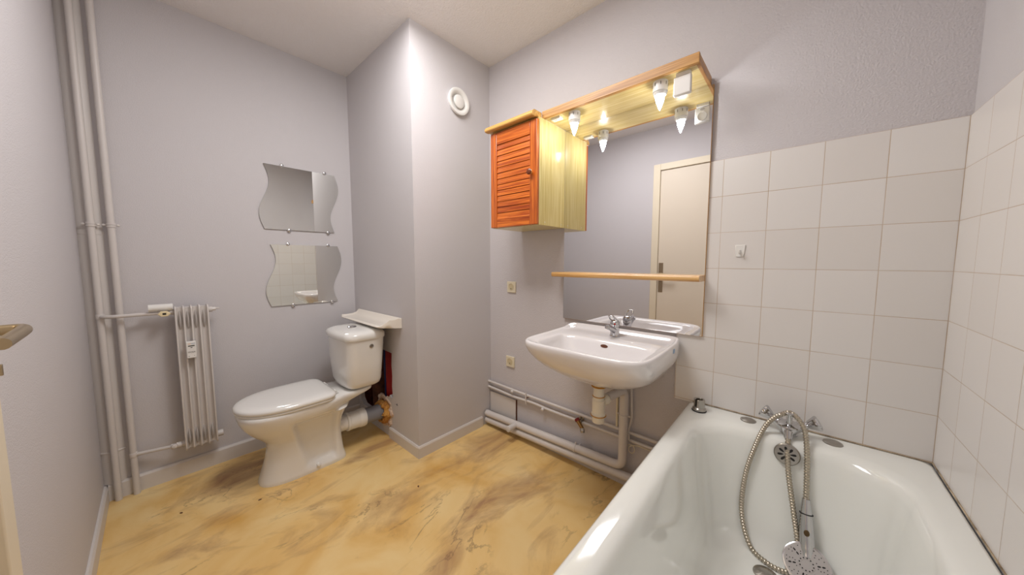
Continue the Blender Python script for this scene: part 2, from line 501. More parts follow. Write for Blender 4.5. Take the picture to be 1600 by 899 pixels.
# skirting boards
def skirt(name, poly_pts, h=0.078, t=0.013):
    """poly_pts: two points on wall, inward normal (nx, ny)"""
    (x0, y0), (x1, y1), (nx, ny) = poly_pts
    prof = [(0, 0), (t, 0), (t, h-0.010), (t*0.55, h), (0, h)]
    bm = bmesh.new()
    r0 = [(x0+nx*a, y0+ny*a, z) for a, z in prof]; r1 = [(x1+nx*a, y1+ny*a, z) for a, z in prof]
    loft(bm, [r0, r1])
    return struct(obj(name, bm, SKIRT, smooth=False))
skirt('baseboard_back', ((XA, YL+0.013), (XA, YD), (1, 0)), 0.085, 0.015)
skirt('baseboard_left', ((XA, YL), (DX0-0.012, YL), (0, 1)))
skirt('baseboard_duct_side', ((-1.99, YD), (XD, YD), (0, -1)), 0.072, 0.011)
skirt('baseboard_duct_front', ((XD, YD-0.0105), (XD, YB-0.085), (1, 0)), 0.072, 0.011)
skirt('baseboard_right', ((XD, YW), (-0.36, YW), (0, -1)), 0.05, 0.012)
# sealant lines at the tub
bm = bmesh.new(); cyl(bm, (-0.33, YB-0.001, ZR+0.001), (XC-0.002, YB-0.001, ZR+0.000), 0.0018, 8)
cyl(bm, (XC-0.001, YB, ZR+0.001), (XC-0.001, YL+0.01, ZR+0.000), 0.0018, 8)
struct(obj('trim_4', bm, CAULK))

# door in the left wall (seen in the mirror, handle at the photo's left edge)
bm = bmesh.new()
box(bm, DX0-0.012, DX0+0.052, YL-0.04, YL+0.012, 0, DZ+0.03)
box(bm, DX1-0.052, DX1+0.012, YL-0.04, YL+0.012, 0, DZ+0.03)
box(bm, DX0+0.052, DX1-0.052, YL-0.04, YL+0.012, DZ-0.03, DZ+0.03)
d = struct(bpy.data.objects.new('door_1', None)); C.objects.link(d); d.location = (DX0, YL, 0)
part('door_frame', bm, FRAMEM, d, bevel=0.003)
bm = B(DX0+0.054, DX1-0.054, YL-0.045, YL-0.004, 0.008, DZ-0.032)
leaf = part('door_leaf', bm, DOORM, d, bevel=0.002)
bm = bmesh.new(); HX = -1.040
prism(bm, [(HX-0.021, 0.87), (HX+0.021, 0.87), (HX+0.021, 1.165), (HX-0.021, 1.165)], 'y', YL-0.006, YL)
ph = part('handle_plate', bm, STEEL, leaf, top=d, bevel=0.002); 
bm = bmesh.new()
cyl(bm, (HX, YL, 1.055), (HX, YL+0.018, 1.055), 0.013, 20)
tube(bm, fillet([(HX, YL+0.015, 1.055), (HX, YL+0.062, 1.055), (HX+0.03, YL+0.064, 1.054), (HX+0.125, YL+0.060, 1.048)], 0.014), 0.0095, 14)
part('lever_handle', bm, STEEL, leaf, top=d)
bm = bmesh.new()
cyl(bm, (HX, YL, 0.985), (HX, YL+0.022, 0.985), 0.010, 20)
box(bm, HX-0.003, HX+0.003, YL+0.02, YL+0.036, 0.975, 0.995)
part('privacy_latch', bm, STEEL, leaf, top=d, bevel=0.001)

# ------------------------------------------------------------------ bathtub
tub = thing('bathtub', (0, 0.7, 0), 'long white enamelled bathtub along the tiled end wall', 'bathtub')
T0, T1 = -0.345, XC-0.002
Y0, Y1 = YL+0.002, YB-0.002
lv = [  # x0,x1,y0,y1,r,z
 (T0, T1, Y0, Y1, .022, .470), (T0, T1, Y0, Y1, .022, .528), (T0+.002, T1-.001, Y0+.002, Y1-.001, .022, .538),
 (T0+.009, T1-.004, Y0+.008, Y1-.004, .022, .5445), (T0+.018, T1-.010, Y0+.02, Y1-.01, .03, .5455),
 (T0+.045, T1-.050, Y0+.06, 1.490, .13, .5445), (T0+.062, T1-.068, Y0+.08, 1.474, .14, .5410),
 (T0+.074, T1-.080, Y0+.095, 1.462, .15, .530), (T0+.082, T1-.088, Y0+.107, 1.454, .15, .508),
 (T0+.092, T1-.098, Y0+.13, 1.444, .15, .460), (T0+.108, T1-.112, Y0+.19, 1.425, .15, .370),
 (T0+.124, T1-.128, Y0+.26, 1.402, .15, .280), (T0+.142, T1-.146, Y0+.33, 1.378, .14, .215),
 (T0+.168, T1-.170, Y0+.39, 1.345, .12, .178), (T0+.205, T1-.205, Y0+.45, 1.300, .10, .1655), (T0+.26, T1-.26, Y0+.54, 1.22, .05, .1645)]
bm = bmesh.new()
loft(bm, [rrect(*a, nc=12, ns=10) for a in lv], cap0=False)
basin = part('tub_basin', bm, TUBM, tub, angle=60, recalc=True)
bm = B(T0+.008, T0+.026, Y0, YB-0.002, 0, .475)
part('side_panel', bm, mat('white_tub_panel', (224, 218, 212), .35), tub, bevel=.002)
# overflow grate on the sloping head wall
hn = Vector((0, -1, .22)).normalized()
oc = Vector((0.0, 1.4455, .502)) + hn*0.004
ov = bmesh.new(); lathe(ov, oc-hn*.008, hn, [(0, .036), (.008, .036), (.011, .033), (.0118, .020), (.0118, .001)], 36)
ovo = part('overflow_grate', ov, CHROME_DULL, tub)
hu = Vector((1, 0, 0)); hv = hn.cross(hu).normalized()
bm = bmesh.new()
for k in range(8):
    a = 2*PI*k/8+.2
    dr = hu*math.cos(a)+hv*math.sin(a); tn = hn.cross(dr)
    c0 = oc+dr*.0175+hn*.0034
    ring = [c0+dr*.0085*math.cos(t)+tn*.0036*math.sin(t)*(1+.35*math.cos(t)) for t in [2*PI*j/14 for j in range(14)]]
    loft(bm, [[p for p in ring], [p+hn*.0008 for p in ring]])
part('grate_slots', bm, DARK, ovo, top=tub, smooth=False)
bm = bmesh.new(); lathe(bm, (-.030, 1.262, .1655), (0, 0, 1), [(0, .034), (.003, .033), (.006, .026), (.010, .010), (.011, .001)], 32)
part('drain_plug', bm, CHROME_DULL, tub)
# two chrome hole covers on the ledge
def cap_cover(x, y, label):
    bm = bmesh.new(); lathe(bm, (x, y, ZR), (0, 0, 1), [(0, .026), (.003, .0255), (.006, .020), (.0085, .010), (.009, .001)], 32)
    shift_o = Vector((x, y, ZR)); bmesh.ops.translate(bm, verts=bm.verts[:], vec=-shift_o)
    o = obj('hole_cover', bm, CHROME_DULL); o.location = shift_o
    return tag(o, label, 'cap', 'chrome caps on the tub ledge')
cap_cover(-.122, 1.545, 'round domed chrome cap on the tub ledge, left of the bath mixer')
cap_cover(.117, 1.543, 'round domed chrome cap on the tub ledge, right of the bath mixer')

# bath mixer
mx = thing('bath_mixer_tap', (0, 1.525, ZR), 'chrome two-handled bath mixer standing on the tub ledge under the tiles', 'tap')
bm = bmesh.new()
lathe(bm, (0, 1.525, ZR), (0, 0, 1), [(0, .026), (.004, .026), (.008, .020), (.02, .018), (.03, .020)], 32)
for s in (-1, 1):
    a = Vector((0, 1.518, .566)); b = Vector((s*.046, 1.532, .588))
    lathe(bm, a, b-a, [(0, .021), (.02, .020), (.045, .0165), ((b-a).length, .0135)], 24)
lathe(bm, (0, 1.505, .553), (0, -.12, 1), [(0, .014), (.006, .022), (.020, .029), (.034, .0335), (.038, .032), (.043, .018)], 32)
body = part('mixer_body', bm, CHROME, mx)
bm = bmesh.new(); lathe(bm, (0, 1.497, .594), (0, -.05, 1), [(0, .010), (.004, .0085), (.028, .0085), (.034, .012), (.038, .0125), (.040, .009)], 24)
part('diverter_knob', bm, CHROME, mx)
bm = bmesh.new(); lathe(bm, (0.0, 1.487, .585), (0, -.35, -1), [(0, .014), (.015, .0145), (.028, .013), (.040, .012), (.042, .008)], 24)
part('hose_outlet', bm, CHROME, mx)
def handle_bm(s):
    bm = bmesh.new()
    base = Vector((s*.044, 1.532, .587)); ax = Vector((s*.80, .02, .48)).normalized()
    lathe(bm, base, ax, [(0, .010), (.008, .010), (.009, .012), (.019, .0165), (.033, .0225), (.038, .0235), (.042, .020), (.043, .012), (.0435, .0005)], 48, lobes=6, amp=.10)
    return bm
for s in (-1, 1):
    part('handle', handle_bm(s), CHROME, mx)

# shower hose: outlet, down, loop left, up over the mixer neck, down to the handset
path = [(0.0, 1.468, .548), (0.002, 1.438, .50), (.008, 1.418, .444), (.028, 1.392, .329), (.043, 1.368, .245), (.046, 1.335, .185),
        (.020, 1.308, .175), (-.027, 1.306, .174), (-.080, 1.334, .188), (-.112, 1.380, .27), (-.110, 1.414, .390), (-.088, 1.440, .500),
        (-.066, 1.474, .566), (-.043, 1.485, .604), (-.020, 1.490, .624), (0.0, 1.508, .630), (.022, 1.490, .622), (.042, 1.474, .590), (.050, 1.450, .535),
        (.054, 1.431, .462), (.056, 1.411, .378)]
pp = spline(path, .0023)
bm = bmesh.new(); tube(bm, pp, .0066, 12, rad=lambda i: (.0074, .0084, .0084, .0074)[i % 4]-(.0012 if i % 4 == 0 else 0))
tag(obj('shower_hose', bm, HOSE, angle=28), 'ribbed metal shower hose looped over the bath mixer and down into the tub', 'hose')
# handset
hs = thing('shower_handset', (.066, 1.335, .205), 'round chrome shower handset lying against the slope in the bathtub', 'shower head')
hp = spline([(.056, 1.409, .385), (.058, 1.397, .350), (.061, 1.380, .300), (.0645, 1.361, .258), (.066, 1.341, .231)], .006)
n_ = len(hp)
def hr(i):
    t = i/(n_-1)
    return .0105+.0085*math.sin(min(1, t*1.3)*PI*.55) if t < .9 else .017
bm = bmesh.new(); tube(bm, hp, .014, 20, rad=hr)
hh = part('handset_grip', bm, CHROME, hs)
a_ = hp[int(n_*.27)]; d_ = (hp[int(n_*.27)+1]-a_)
bm = bmesh.new(); lathe(bm, a_, d_, [(0, .0178), (.003, .0178)], 24)
part('grip_ring', bm, RUBBER, hh, top=hs)
hn2 = Vector((-.05, -.72, .69)).normalized()
bpt = hp[int(n_*.58)]+Vector((0, -1, .3)).normalized()*.0165
bm = bmesh.new(); lathe(bm, bpt, (0, -1, .3), [(0, .010), (.003, .0095), (.005, .006), (.0055, .0005)], 20, sx=.75)
part('spray_button', bm, mat('tarnished_button', (92, 74, 50), .35, .7), hh, top=hs)
hc = Vector((.065, 1.321, .2205))
bm = bmesh.new()
lathe(bm, hc-hn2*.024, hn2, [(0, .012), (.006, .028), (.014, .048), (.020, .0585), (.025, .060), (.029, .0585), (.030, .054)], 48)
hd = part('spray_head', bm, CHROME, hs)
bm = bmesh.new(); lathe(bm, hc+hn2*.0045, hn2, [(0, .0545), (.0022, .0540), (.0024, .021), (.0034, .0200), (.0036, .013), (.0026, .012), (.0026, .0005)], 48)
part('spray_face', bm, GREYPL, hd, top=hs)
fu, fv = frame(hn2)
bm = bmesh.new()
def dot(r, a, rr=.0013, el=1.0):
    dr = fu*math.cos(a)+fv*math.sin(a); tn = hn2.cross(dr)
    c0 = hc+hn2*(.0080 if r < .021 else .0067)+dr*r
    ring = [c0+dr*rr*el*math.cos(t)+tn*rr*math.sin(t) for t in [2*PI*j/8 for j in range(8)]]
    loft(bm, [ring, [p+hn2*.0006 for p in ring]])
for k in range(12): dot(.0168, 2*PI*k/12, .0019)
for r, n, o in ((.027, 12, .1), (.033, 18, .0), (.040, 24, .06), (.048, 30, .02)):
    for k in range(n):
        if (k % 3) != 2: dot(r, 2*PI*k/n+o, .0014)
for k in range(6):
    for rr in (.030, .041): dot(rr, 2*PI*k/6+.35, .0021, 2.2)
part('nozzles', bm, DARK, hd, top=hs, smooth=False)

# suction bracket on the ledge corner
sb = thing('suction_bracket', (-.288, 1.512, ZR), 'grey suction-cup shower bracket standing on the corner of the tub ledge', 'bracket')
bm = bmesh.new(); lathe(bm, (-.288, 1.512, ZR), (0, 0, 1), [(0, .027), (.003, .028), (.005, .026)], 32)
part('rubber_cup', bm, RUBBER, sb)
bm = bmesh.new(); lathe(bm, (-.288, 1.512, ZR+.005), (0, 0, 1), [(0, .026), (.006, .0255), (.010, .022), (.013, .018)], 32)
part('bracket_base', bm, CHROME_DULL, sb)
bm = bmesh.new()
cx_, cy_ = -.288, 1.512
arc = []
for k in range(21):
    a = math.radians(-70+ (320*k/20)) + math.radians(15)
    arc.append((a))
outer = [(cx_+.0205*math.cos(a-.9), cy_+.0205*math.sin(a-.9)) for a in arc]
inner = [(cx_+.0125*math.cos(a-.9), cy_+.0125*math.sin(a-.9)) for a in arc][::-1]
prism(bm, outer+inner, 'z', ZR+.013, ZR+.050)
part('hose_clip', bm, CHROME_DULL, sb, bevel=.0015)

# tile hook
hk = thing('adhesive_hook', (-.184, YB, 1.217), 'small white tapered adhesive hook stuck on a wall tile', 'hook')
bm = bmesh.new(); prism(bm, [(-.203, 1.243), (-.168, 1.243), (-.173, 1.195), (-.199, 1.195)], 'y', YB-.004, YB)
part('hook_plate', bm, PLAST, hk, bevel=.0012)
bm = bmesh.new(); tube(bm, fillet([(-.186, YB-.003, 1.222), (-.186, YB-.012, 1.208), (-.186, YB-.020, 1.210), (-.186, YB-.022, 1.222)], .006), .0035, 12)
part('peg', bm, PLAST, hk)

# ------------------------------------------------------------------ vanity: mirror, cabinet, light canopy, shelf
vm = thing('vanity_mirror', (-.665, YB, 1.37), 'large rectangular frameless mirror behind the sink and shelf', 'mirror')
YM = YB-.011
bm = B(-1.018, -.305, YM, YM+.002, .848, 1.905)
part('mirror_face', bm, MIRROR, vm, smooth=False)
bm = B(-1.0175, -.3045, YM+.002, YB, .847, 1.905)
part('backing', bm, EDGE, vm, smooth=False)

CZ0, CZ1, CX0, CX1, CY = 1.367, 1.905, -1.352, -1.018, 1.345
cab = thing('wall_cabinet', (-1.185, YB, CZ0), 'small wall cabinet with an orange pine louvred door beside the big mirror', 'cabinet')
bm = B(CX1-.012, CX1, CY, YM-.0005, CZ0, CZ1)
part('side_panel', bm, PINE_V, cab, bevel=.0008)
bm = bmesh.new()
box(bm, CX0, CX0+.012, CY, YB, CZ0, CZ1)
box(bm, CX0+.012, CX1-.012, YB-.01, YB, CZ0, CZ1)
box(bm, CX0+.012, CX1-.012, CY, YB-.01, CZ0, CZ0+.012)
box(bm, CX0+.012, CX1-.012, CY, YB-.01, CZ1-.012, CZ1)
part('carcass', bm, PINE_V, cab, smooth=False)
for y in (CY+.05, YB-.045):
    bm = bmesh.new(); cyl(bm, (CX1-.002, y, CZ0+.016), (CX1+.001, y, CZ0+.016), .004, 12)
    part('screw_cap', bm, CREAM, cab)
# moulding on top, round-nosed
bm = bmesh.new()
prof = [(CY-.048, 1.905), (CY-.050, 1.912), (CY-.048, 1.920), (CY-.042, 1.926), (CY-.034, 1.932), (CY-.026, 1.934), (CY+.03, 1.934), (CY+.03, 1.9055), (CY-.02, 1.9055), (CY-.02, 1.902), (CY-.044, 1.902)]
prism(bm, prof, 'x', CX0-.016, CX1-.010)
part('top_moulding', bm, MOULD, cab, angle=50)
# door
DZ0, DZ1, DY0, DY1 = CZ0+.002, 1.893, CY-.020, CY-.001
sw = .047
cdoor = part('door', B(CX0+sw+.001, CX1-sw-.001, DY1-.002, DY1, DZ0+.04, DZ1-.05), RED_Z, cab)
for x0 in (CX0+.001, CX1-sw-.001):
    part('stile', B(x0, x0+sw, DY0, DY1, DZ0, DZ1), RED_Z, cdoor, top=cab, bevel=.003)
for z0, z1 in ((DZ1-.066, DZ1), (DZ0, DZ0+.052)):
    part('rail', B(CX0+sw+.001, CX1-sw-.001, DY0+.001, DY1, z0, z1), RED_X, cdoor, top=cab, bevel=.002)
bm = bmesh.new()
z0s, z1s, ns = DZ0+.050, DZ1-.064, 13
ph_ = (z1s-z0s)/ns
for k in range(ns):
    z = z0s+ph_*k
    x0, x1 = CX0+sw-.002, CX1-sw+.002
    # slat: bottom edge forward, top edge back
    poly = [(DY0+.004, z+.0012), (DY0+.004, z+.004), (DY0+.0085, z+ph_+.003), (DY0+.013, z+ph_+.003), (DY0+.013, z+ph_-.004), (DY0+.009, z+.0012)]
    prism(bm, poly, 'x', x0, x1)
part('louvre_panel', bm, RED_X, cdoor, top=cab, smooth=False, bevel=.0008)
bm = bmesh.new(); kx, kz = CX1-.036, 1.633
lathe(bm, (kx, DY0, kz), (0, -1, 0), [(0, .006), (.008, .006), (.010, .010), (.014, .0145), (.019, .0155)], 28)
kn = part('knob', bm, MOULD, cdoor, top=cab)
bm = bmesh.new(); lathe(bm, (kx, DY0-.019, kz), (0, -1, 0), [(0, .0155), (.004, .0145), (.007, .010), (.008, .001)], 28)
part('knob_cap', bm, mat('brown_knob', (110, 48, 16), .3), kn, top=cab)

# canopy with two spot holders
LX0, LX1, LY0 = CX1-.001, -.316, 1.385
cn = thing('light_canopy', (-.66, YB, 1.905), 'long pale pine light canopy over the big mirror with an oak front edge', 'canopy')
bm = B(LX0, LX1-.012, LY0+.012, YB-.0005, 1.9065, 1.924)
part('canopy_board', bm, PINE_X, cn, smooth=False)
bm = B(LX0-.012, LX1, LY0-.004, LY0+.012, 1.9060, 1.944)
part('front_edge', bm, TRIM_X, cn, bevel=.002)
bm = B(LX1-.012, LX1, LY0+.012, YB-.0005, 1.9060, 1.940)
part('end_edge', bm, TRIM_Y, cn, bevel=.001)

def lamp(x, label):
    y = 1.430; t = thing('spot_lamp', (x, y, 1.9065), label, 'lamp', 'candle bulb lamps under the canopy')
    bm = bmesh.new(); lathe(bm, (x, y, 1.9065), (0, 0, -1), [(0, .0285), (.040, .0285), (.0405, .0262), (.049, .0250), (.053, .0215)], 36)
    h = part('lamp_holder', bm, PLAST, t)
    bm = bmesh.new()
    for k in range(8):
        a = 2*PI*k/8+.35
        c0 = Vector((x+.0285*math.cos(a), y+.0285*math.sin(a), 1.9065-.014))
        dr = Vector((math.cos(a), math.sin(a), 0)); tn = Vector((-dr.y, dr.x, 0))
        ring = [c0+tn*.0012+Vector((0, 0, .006)), c0-tn*.0012+Vector((0, 0, .006)), c0-tn*.0012-Vector((0, 0, .006)), c0+tn*.0012-Vector((0, 0, .006))]
        loft(bm, [[p-dr*.001 for p in ring], [p+dr*.0006 for p in ring]])
    part('vent_slots', bm, DARK, h, top=t, smooth=False)
    bm = bmesh.new(); lathe(bm, (x, y, 1.9065-.050), (0, 0, -1), [(0, .0150), (.006, .0165), (.014, .0168), (.026, .0142), (.040, .0095), (.052, .0050), (.059, .0018), (.061, .0003)], 28)
    part('candle_bulb', bm, BULB, t)
    return t
lamp(-.868, 'white lamp holder with lit candle bulb under the canopy, nearer the wall cabinet')
lamp(-.466, 'white lamp holder with lit candle bulb under the canopy, nearer the razor socket')
# junction cover by the cabinet
bm = bmesh.new()
box(bm, -.990, -.938, 1.405, 1.437, 1.8955, 1.9065); box(bm, -.972, -.956, 1.412, 1.430, 1.8925, 1.8955)
tag(obj('junction_cover', bm, PLAST, bevel=.0015), 'flat white cable junction cover under the canopy by the cabinet', 'cover')
# razor socket hanging from the canopy, its outlet turned to the mirror
rs = thing('razor_socket', (-.375, 1.420, 1.9065), 'square white razor socket hanging under the right end of the canopy', 'socket')
bm = B(-.409, -.347, 1.405, 1.424, 1.822, 1.8925)
sk = part('socket_box', bm, PLAST, rs, bevel=.004)
bm = B(-.402, -.351, 1.406, 1.430, 1.8925, 1.9065)
part('mount', bm, PLAST, rs, bevel=.001)
bm = bmesh.new(); lathe(bm, (-.378, 1.424, 1.850), (0, 1, 0), [(0, .021), (.003, .021), (.0035, .019), (.001, .018), (.001, .001)], 32)
part('socket_ring', bm, PLAST, sk, top=rs)
bm = bmesh.new(); lathe(bm, (-.378, 1.424, 1.882), (0, 1, 0), [(0, .006), (.002, .0055)], 16, sx=1.6)
part('socket_switch', bm, GREYPL, sk, top=rs)

# wooden shelf across the mirror
bm = bmesh.new()
SY = YB-.105
prof = [(YM-.0005, 1.117), (SY+.008, 1.117), (SY+.002, 1.114), (SY, 1.107), (SY, 1.100), (SY+.003, 1.094), (SY+.010, 1.0915), (YM-.0005, 1.0915)]
prism(bm, prof, 'x', -1.040, -.307)
sh = obj('mirror_shelf', bm, SHELFW, angle=50)
tag(sh, 'narrow honey-coloured wooden shelf fixed across the big mirror above the sink', 'shelf')

# ------------------------------------------------------------------ sink
SX = -.672
sk_ = thing('washbasin', (SX, YB, .70), 'white porcelain washbasin on the wall under the big mirror', 'sink')
yc = 1.35
yi = 1.28
R = [
 sell(SX, .055, 1.36, 1.410, 1.310, 2.2, 2.2, .6260),
 sell(SX, .115, 1.36, 1.46, 1.270, 2.4, 2.4, .6295),
 sell(SX, .170, 1.36, 1.52, 1.238, 2.8, 2.6, .643),
 sell(SX, .222, 1.36, 1.580, 1.200, 3.6, 3.0, .667),
 sell(SX, .262, yc, 1.593, 1.162, 7, 3.4, .697),
 sell(SX, .280, yc, 1.5938, 1.132, 10, 4.0, .729),
 sell(SX, .287, yc, 1.594, 1.110, 12, 4.8, .760),
 sell(SX, .289, yc, 1.594, 1.100, 12, 5.6, .788, zback=.800),
 sell(SX, .2895, yc, 1.594, 1.099, 12, 5.6, .804, zback=.820),
 sell(SX, .288, yc, 1.5935, 1.1005, 12, 5.6, .8125, zback=.829),
 sell(SX, .284, yc, 1.591, 1.105, 12, 5.6, .8160, zback=.832),
 sell(SX, .278, yc, 1.586, 1.111, 11, 6, .8160, zback=.830),
 sell(SX, .274, yc, 1.566, 1.114, 10, 6.2, .8150, zback=.816),
 sell(SX, .270, yc, 1.540, 1.118, 9, 6.4, .8135, zback=.8080),
 sell(SX+.002, .264, yc, 1.515, 1.121, 8, 6.6, .8120, zback=.8065),
 sell(SX+.008, .246, yi, 1.425, 1.126, 7, 7, .8110, zback=.8060),
 sell(SX+.012, .238, yi, 1.411, 1.131, 7, 7, .8085, zback=.8040),
 sell(SX+.014, .233, yi, 1.403, 1.137, 7, 7, .8020),
 sell(SX+.014, .228, yi, 1.397, 1.144, 6.5, 6.5, .785),
 sell(SX+.012, .212, yi, 1.390, 1.162, 5.5, 5, .750),
 sell(SX+.008, .184, yi, 1.382, 1.188, 4.5, 4, .714),
 sell(SX+.004, .142, yi, 1.374, 1.222, 3.4, 3.4, .686),
 sell(SX, .085, yi, 1.362, 1.262, 2.6, 2.6, .672),
 sell(SX, .035, yi+.03, 1.345, 1.290, 2, 2, .667)]
bm = bmesh.new(); loft(bm, R)
part('basin', bm, SINKM, sk_, angle=80)
bm = bmesh.new(); lathe(bm, (SX+.004, 1.3975, .778), (0, -1, .30), [(0, .008), (.0025, .008), (.003, .006)], 24, sx=2.3)
ovf = part('overflow_slot', bm, BROWNHOLE, sk_)
bm = bmesh.new(); lathe(bm, (SX, 1.318, .665), (0, 0, 1), [(0, .028), (.004, .028), (.006, .022), (.0065, .001)], 28)
part('drain', bm, CHROME_DULL, sk_)
bm = B(SX+.2875, SX+.2905, 1.452, 1.476, .785, .803)
part('maker_mark', bm, BLUEMARK, sk_, bevel=.001)

# mixer tap on the sink
fc = thing('basin_mixer_tap', (-.668, 1.510, .8075), 'chrome single-lever mixer tap with a red dot on the washbasin', 'tap')
bm = bmesh.new()
lathe(bm, (-.668, 1.510, .8075), (0, 0, 1), [(0, .025), (.004, .025), (.006, .0225), (.030, .0215), (.048, .0225), (.055, .0215)], 32)
sp = spline([(-.668, 1.505, .830), (-.668, 1.490, .842), (-.668, 1.455, .856), (-.668, 1.428, .865)], .006)
tube(bm, sp, .012, 18, rad=lambda i: .0165-.0055*i/len(sp))
lathe(bm, (-.668, 1.428, .868), (0, -.15, -1), [(-.006, .0125), (.010, .0125), (.012, .009)], 20)
part('tap_body', bm, CHROME, fc)
bm = bmesh.new()
lathe(bm, (-.668, 1.510, .859), (0, 0, 1), [(0, .0225), (.006, .0235), (.018, .0225), (.026, .018), (.030, .010)], 32)
lv_ = part('lever_base', bm, CHROME, fc)
bm = bmesh.new()
a0 = Vector((-.668, 1.506, .880))
outl = fillet([(-.682, 1.510, .878), (-.684, 1.478, .900), (-.679, 1.462, .913), (-.657, 1.462, .913), (-.652, 1.478, .900), (-.654, 1.510, .878)], .008)
tube(bm, outl, .0045, 12)
part('lever_loop', bm, CHROME, fc)
bm = bmesh.new(); dd = Vector((.62, -.79, 0))
dd = Vector((.35, -.94, 0)).normalized()
lathe(bm, Vector((-.668, 1.510, .871))+dd*.021, dd, [(0, .0045), (.003, .0042), (.0035, .001)], 16)
part('red_dot', bm, REDDOT, lv_, top=fc)

# bottle trap under the sink
tp = thing('bottle_trap', (SX, 1.36, .43), 'yellowed white plastic bottle trap hanging under the washbasin', 'drain trap')
bm = bmesh.new()
lathe(bm, (SX, 1.36, .618), (0, 0, -1), [(-.01, .031), (.018, .031), (.022, .029), (.026, .024), (.060, .024), (.064, .026), (.072, .026), (.075, .024), (.085, .025), (.088, .029), (.150, .029), (.154, .033), (.166, .033), (.170, .0285), (.196, .027), (.200, .020)], 36)
trap = part('trap_body', bm, PALEP, tp)
for z, r in ((.599, .0315), (.595, .0325), (.548, .027), (.456, .0345)):
    bm = bmesh.new(); tube(bm, [(SX+r*math.cos(a), 1.36+r*math.sin(a), z) for a in [2*PI*k/28 for k in range(29)]], .0022, 6)
    part('rust_ring', bm, OCHRE, trap, top=tp)
bm = bmesh.new()
lathe(bm, (SX+.012, 1.375, .520), (.10, 1, 0), [(0, .020), (.018, .024), (.030, .0245), (.032, .021), (.045, .021), (.048, .018)], 28)
part('outlet_nut', bm, PALEP, tp)

# pipework on the right wall, all painted wall-grey
def pipe_obj(name, pts, r, label, fil=.03, n=20, extra=None, m=None, cat='pipe', group=None):
    bm = bmesh.new(); tube(bm, fillet(pts, fil), r, n)
    if extra: extra(bm)
    o = obj(name, bm, m or PIPE, angle=50)
    return tag(o, label, cat, group)
YP = YB-.048
wp = pipe_obj('waste_pipe', [(SX+.016, 1.415, .526), (-.627, YP, .536), (-.627, YP, .126), (XD+.0115, YP, .088)], .0215,
    'thick grey painted waste pipe from the bottle trap bending down along the wall', .045)
bm = bmesh.new(); cyl(bm, (-1.345, YP-.0195, .1), (-1.345, YP-.075, .1), .018, 20); lathe(bm, (-1.345, YP-.075, .1), (0, -1, 0), [(0, .020), (.012, .020), (.014, .017)], 20)
o = obj('waste_branch', bm, PIPE); tag(o, 'short capped grey stub sticking out of the thick low pipes', 'pipe')
pipe_obj('waste_pipe', [(XD+.0115, YP, .040), (-.33, YP, .092)], .0215, 'thick grey painted pipe running lowest along the right wall just above the floor')
YT = YB-.016
pipe_obj('supply_pipe', [(XD, YT, .313), (-1.3, YT, .306), (-.33, YT, .300)], .0082, 'thin grey supply pipe along the right wall, upper of the two',
    group='thin supply pipes')
pipe_obj('supply_pipe', [(XD, YT, .273), (-1.40, YT, .262), (-1.24, YT, .270), (-1.12, YT, .262), (-.33, YT, .262)], .0082, 'thin grey supply pipe along the right wall, lower of the two',
    .05, group='thin supply pipes')
pipe_obj('feed_pipe', [(-.604, YT, .70), (-.604, YT, .52), (-.600, YT, .44), (-.598, YT, .37), (-.614, YT, .32), (-.609, YT-.004, .266)], .0075,
    'thin grey pipe rising behind the washbasin, right of the thick waste pipe', .05)
pipe_obj('feed_pipe', [(-.676, YT+.004, .70), (-.676, YT+.004, .302)], .0065, 'thin cream-stained pipe rising behind the bottle trap', m=CREAM)
# pipe clips
def clip(name, c, r, ax, label):
    bm = bmesh.new(); c = Vector(c)
    lathe(bm, c-Vector(ax)*.005, ax, [(0, r), (0, r+.003), (.010, r+.003), (.010, r)], 24)
    o = obj(name, bm, PIPE); return o, c
def clip_thing(c, r, ax, side, wall_n, label, wall_d):
    c = Vector(c); ax = Vector(ax); side = Vector(side); wn = Vector(wall_n)
    t = thing('pipe_clip', c, label, 'pipe clip', 'pipe clips')
    bm = bmesh.new(); lathe(bm, c-ax*.005, ax, [(0, r+.0003), (0.0001, r+.0028), (.010, r+.0028), (.0101, r+.0003)], 24)
    part('band', bm, PIPE, t)
    for s in (-1, 1):
        bm = bmesh.new(); cyl(bm, c+side*s*(r+.001), c+side*s*(r+.013), .004, 12)
        part('lug', bm, PIPE, t)
    bm = bmesh.new(); cyl(bm, c-wn*(r), c-wn*wall_d, .003, 10)
    part('screw', bm, PIPE, t)
clip_thing((-.627, YP, .400), .0215, (0, 0, 1), (1, 0, 0), (0, -1, 0), 'pipe clip on the thick vertical waste pipe under the washbasin', .052)
clip_thing((-.601, YT, .545), .0075, (0, 0, 1), (1, 0, 0), (0, -1, 0), 'pipe clip on the thin vertical pipe right of the waste pipe', .020)
clip_thing((-.90, YP, .1155), .0215, (1, 0, 0), (0, 0, 1), (0, -1, 0), 'pipe clip on the thick low pipe under the washbasin', .052)
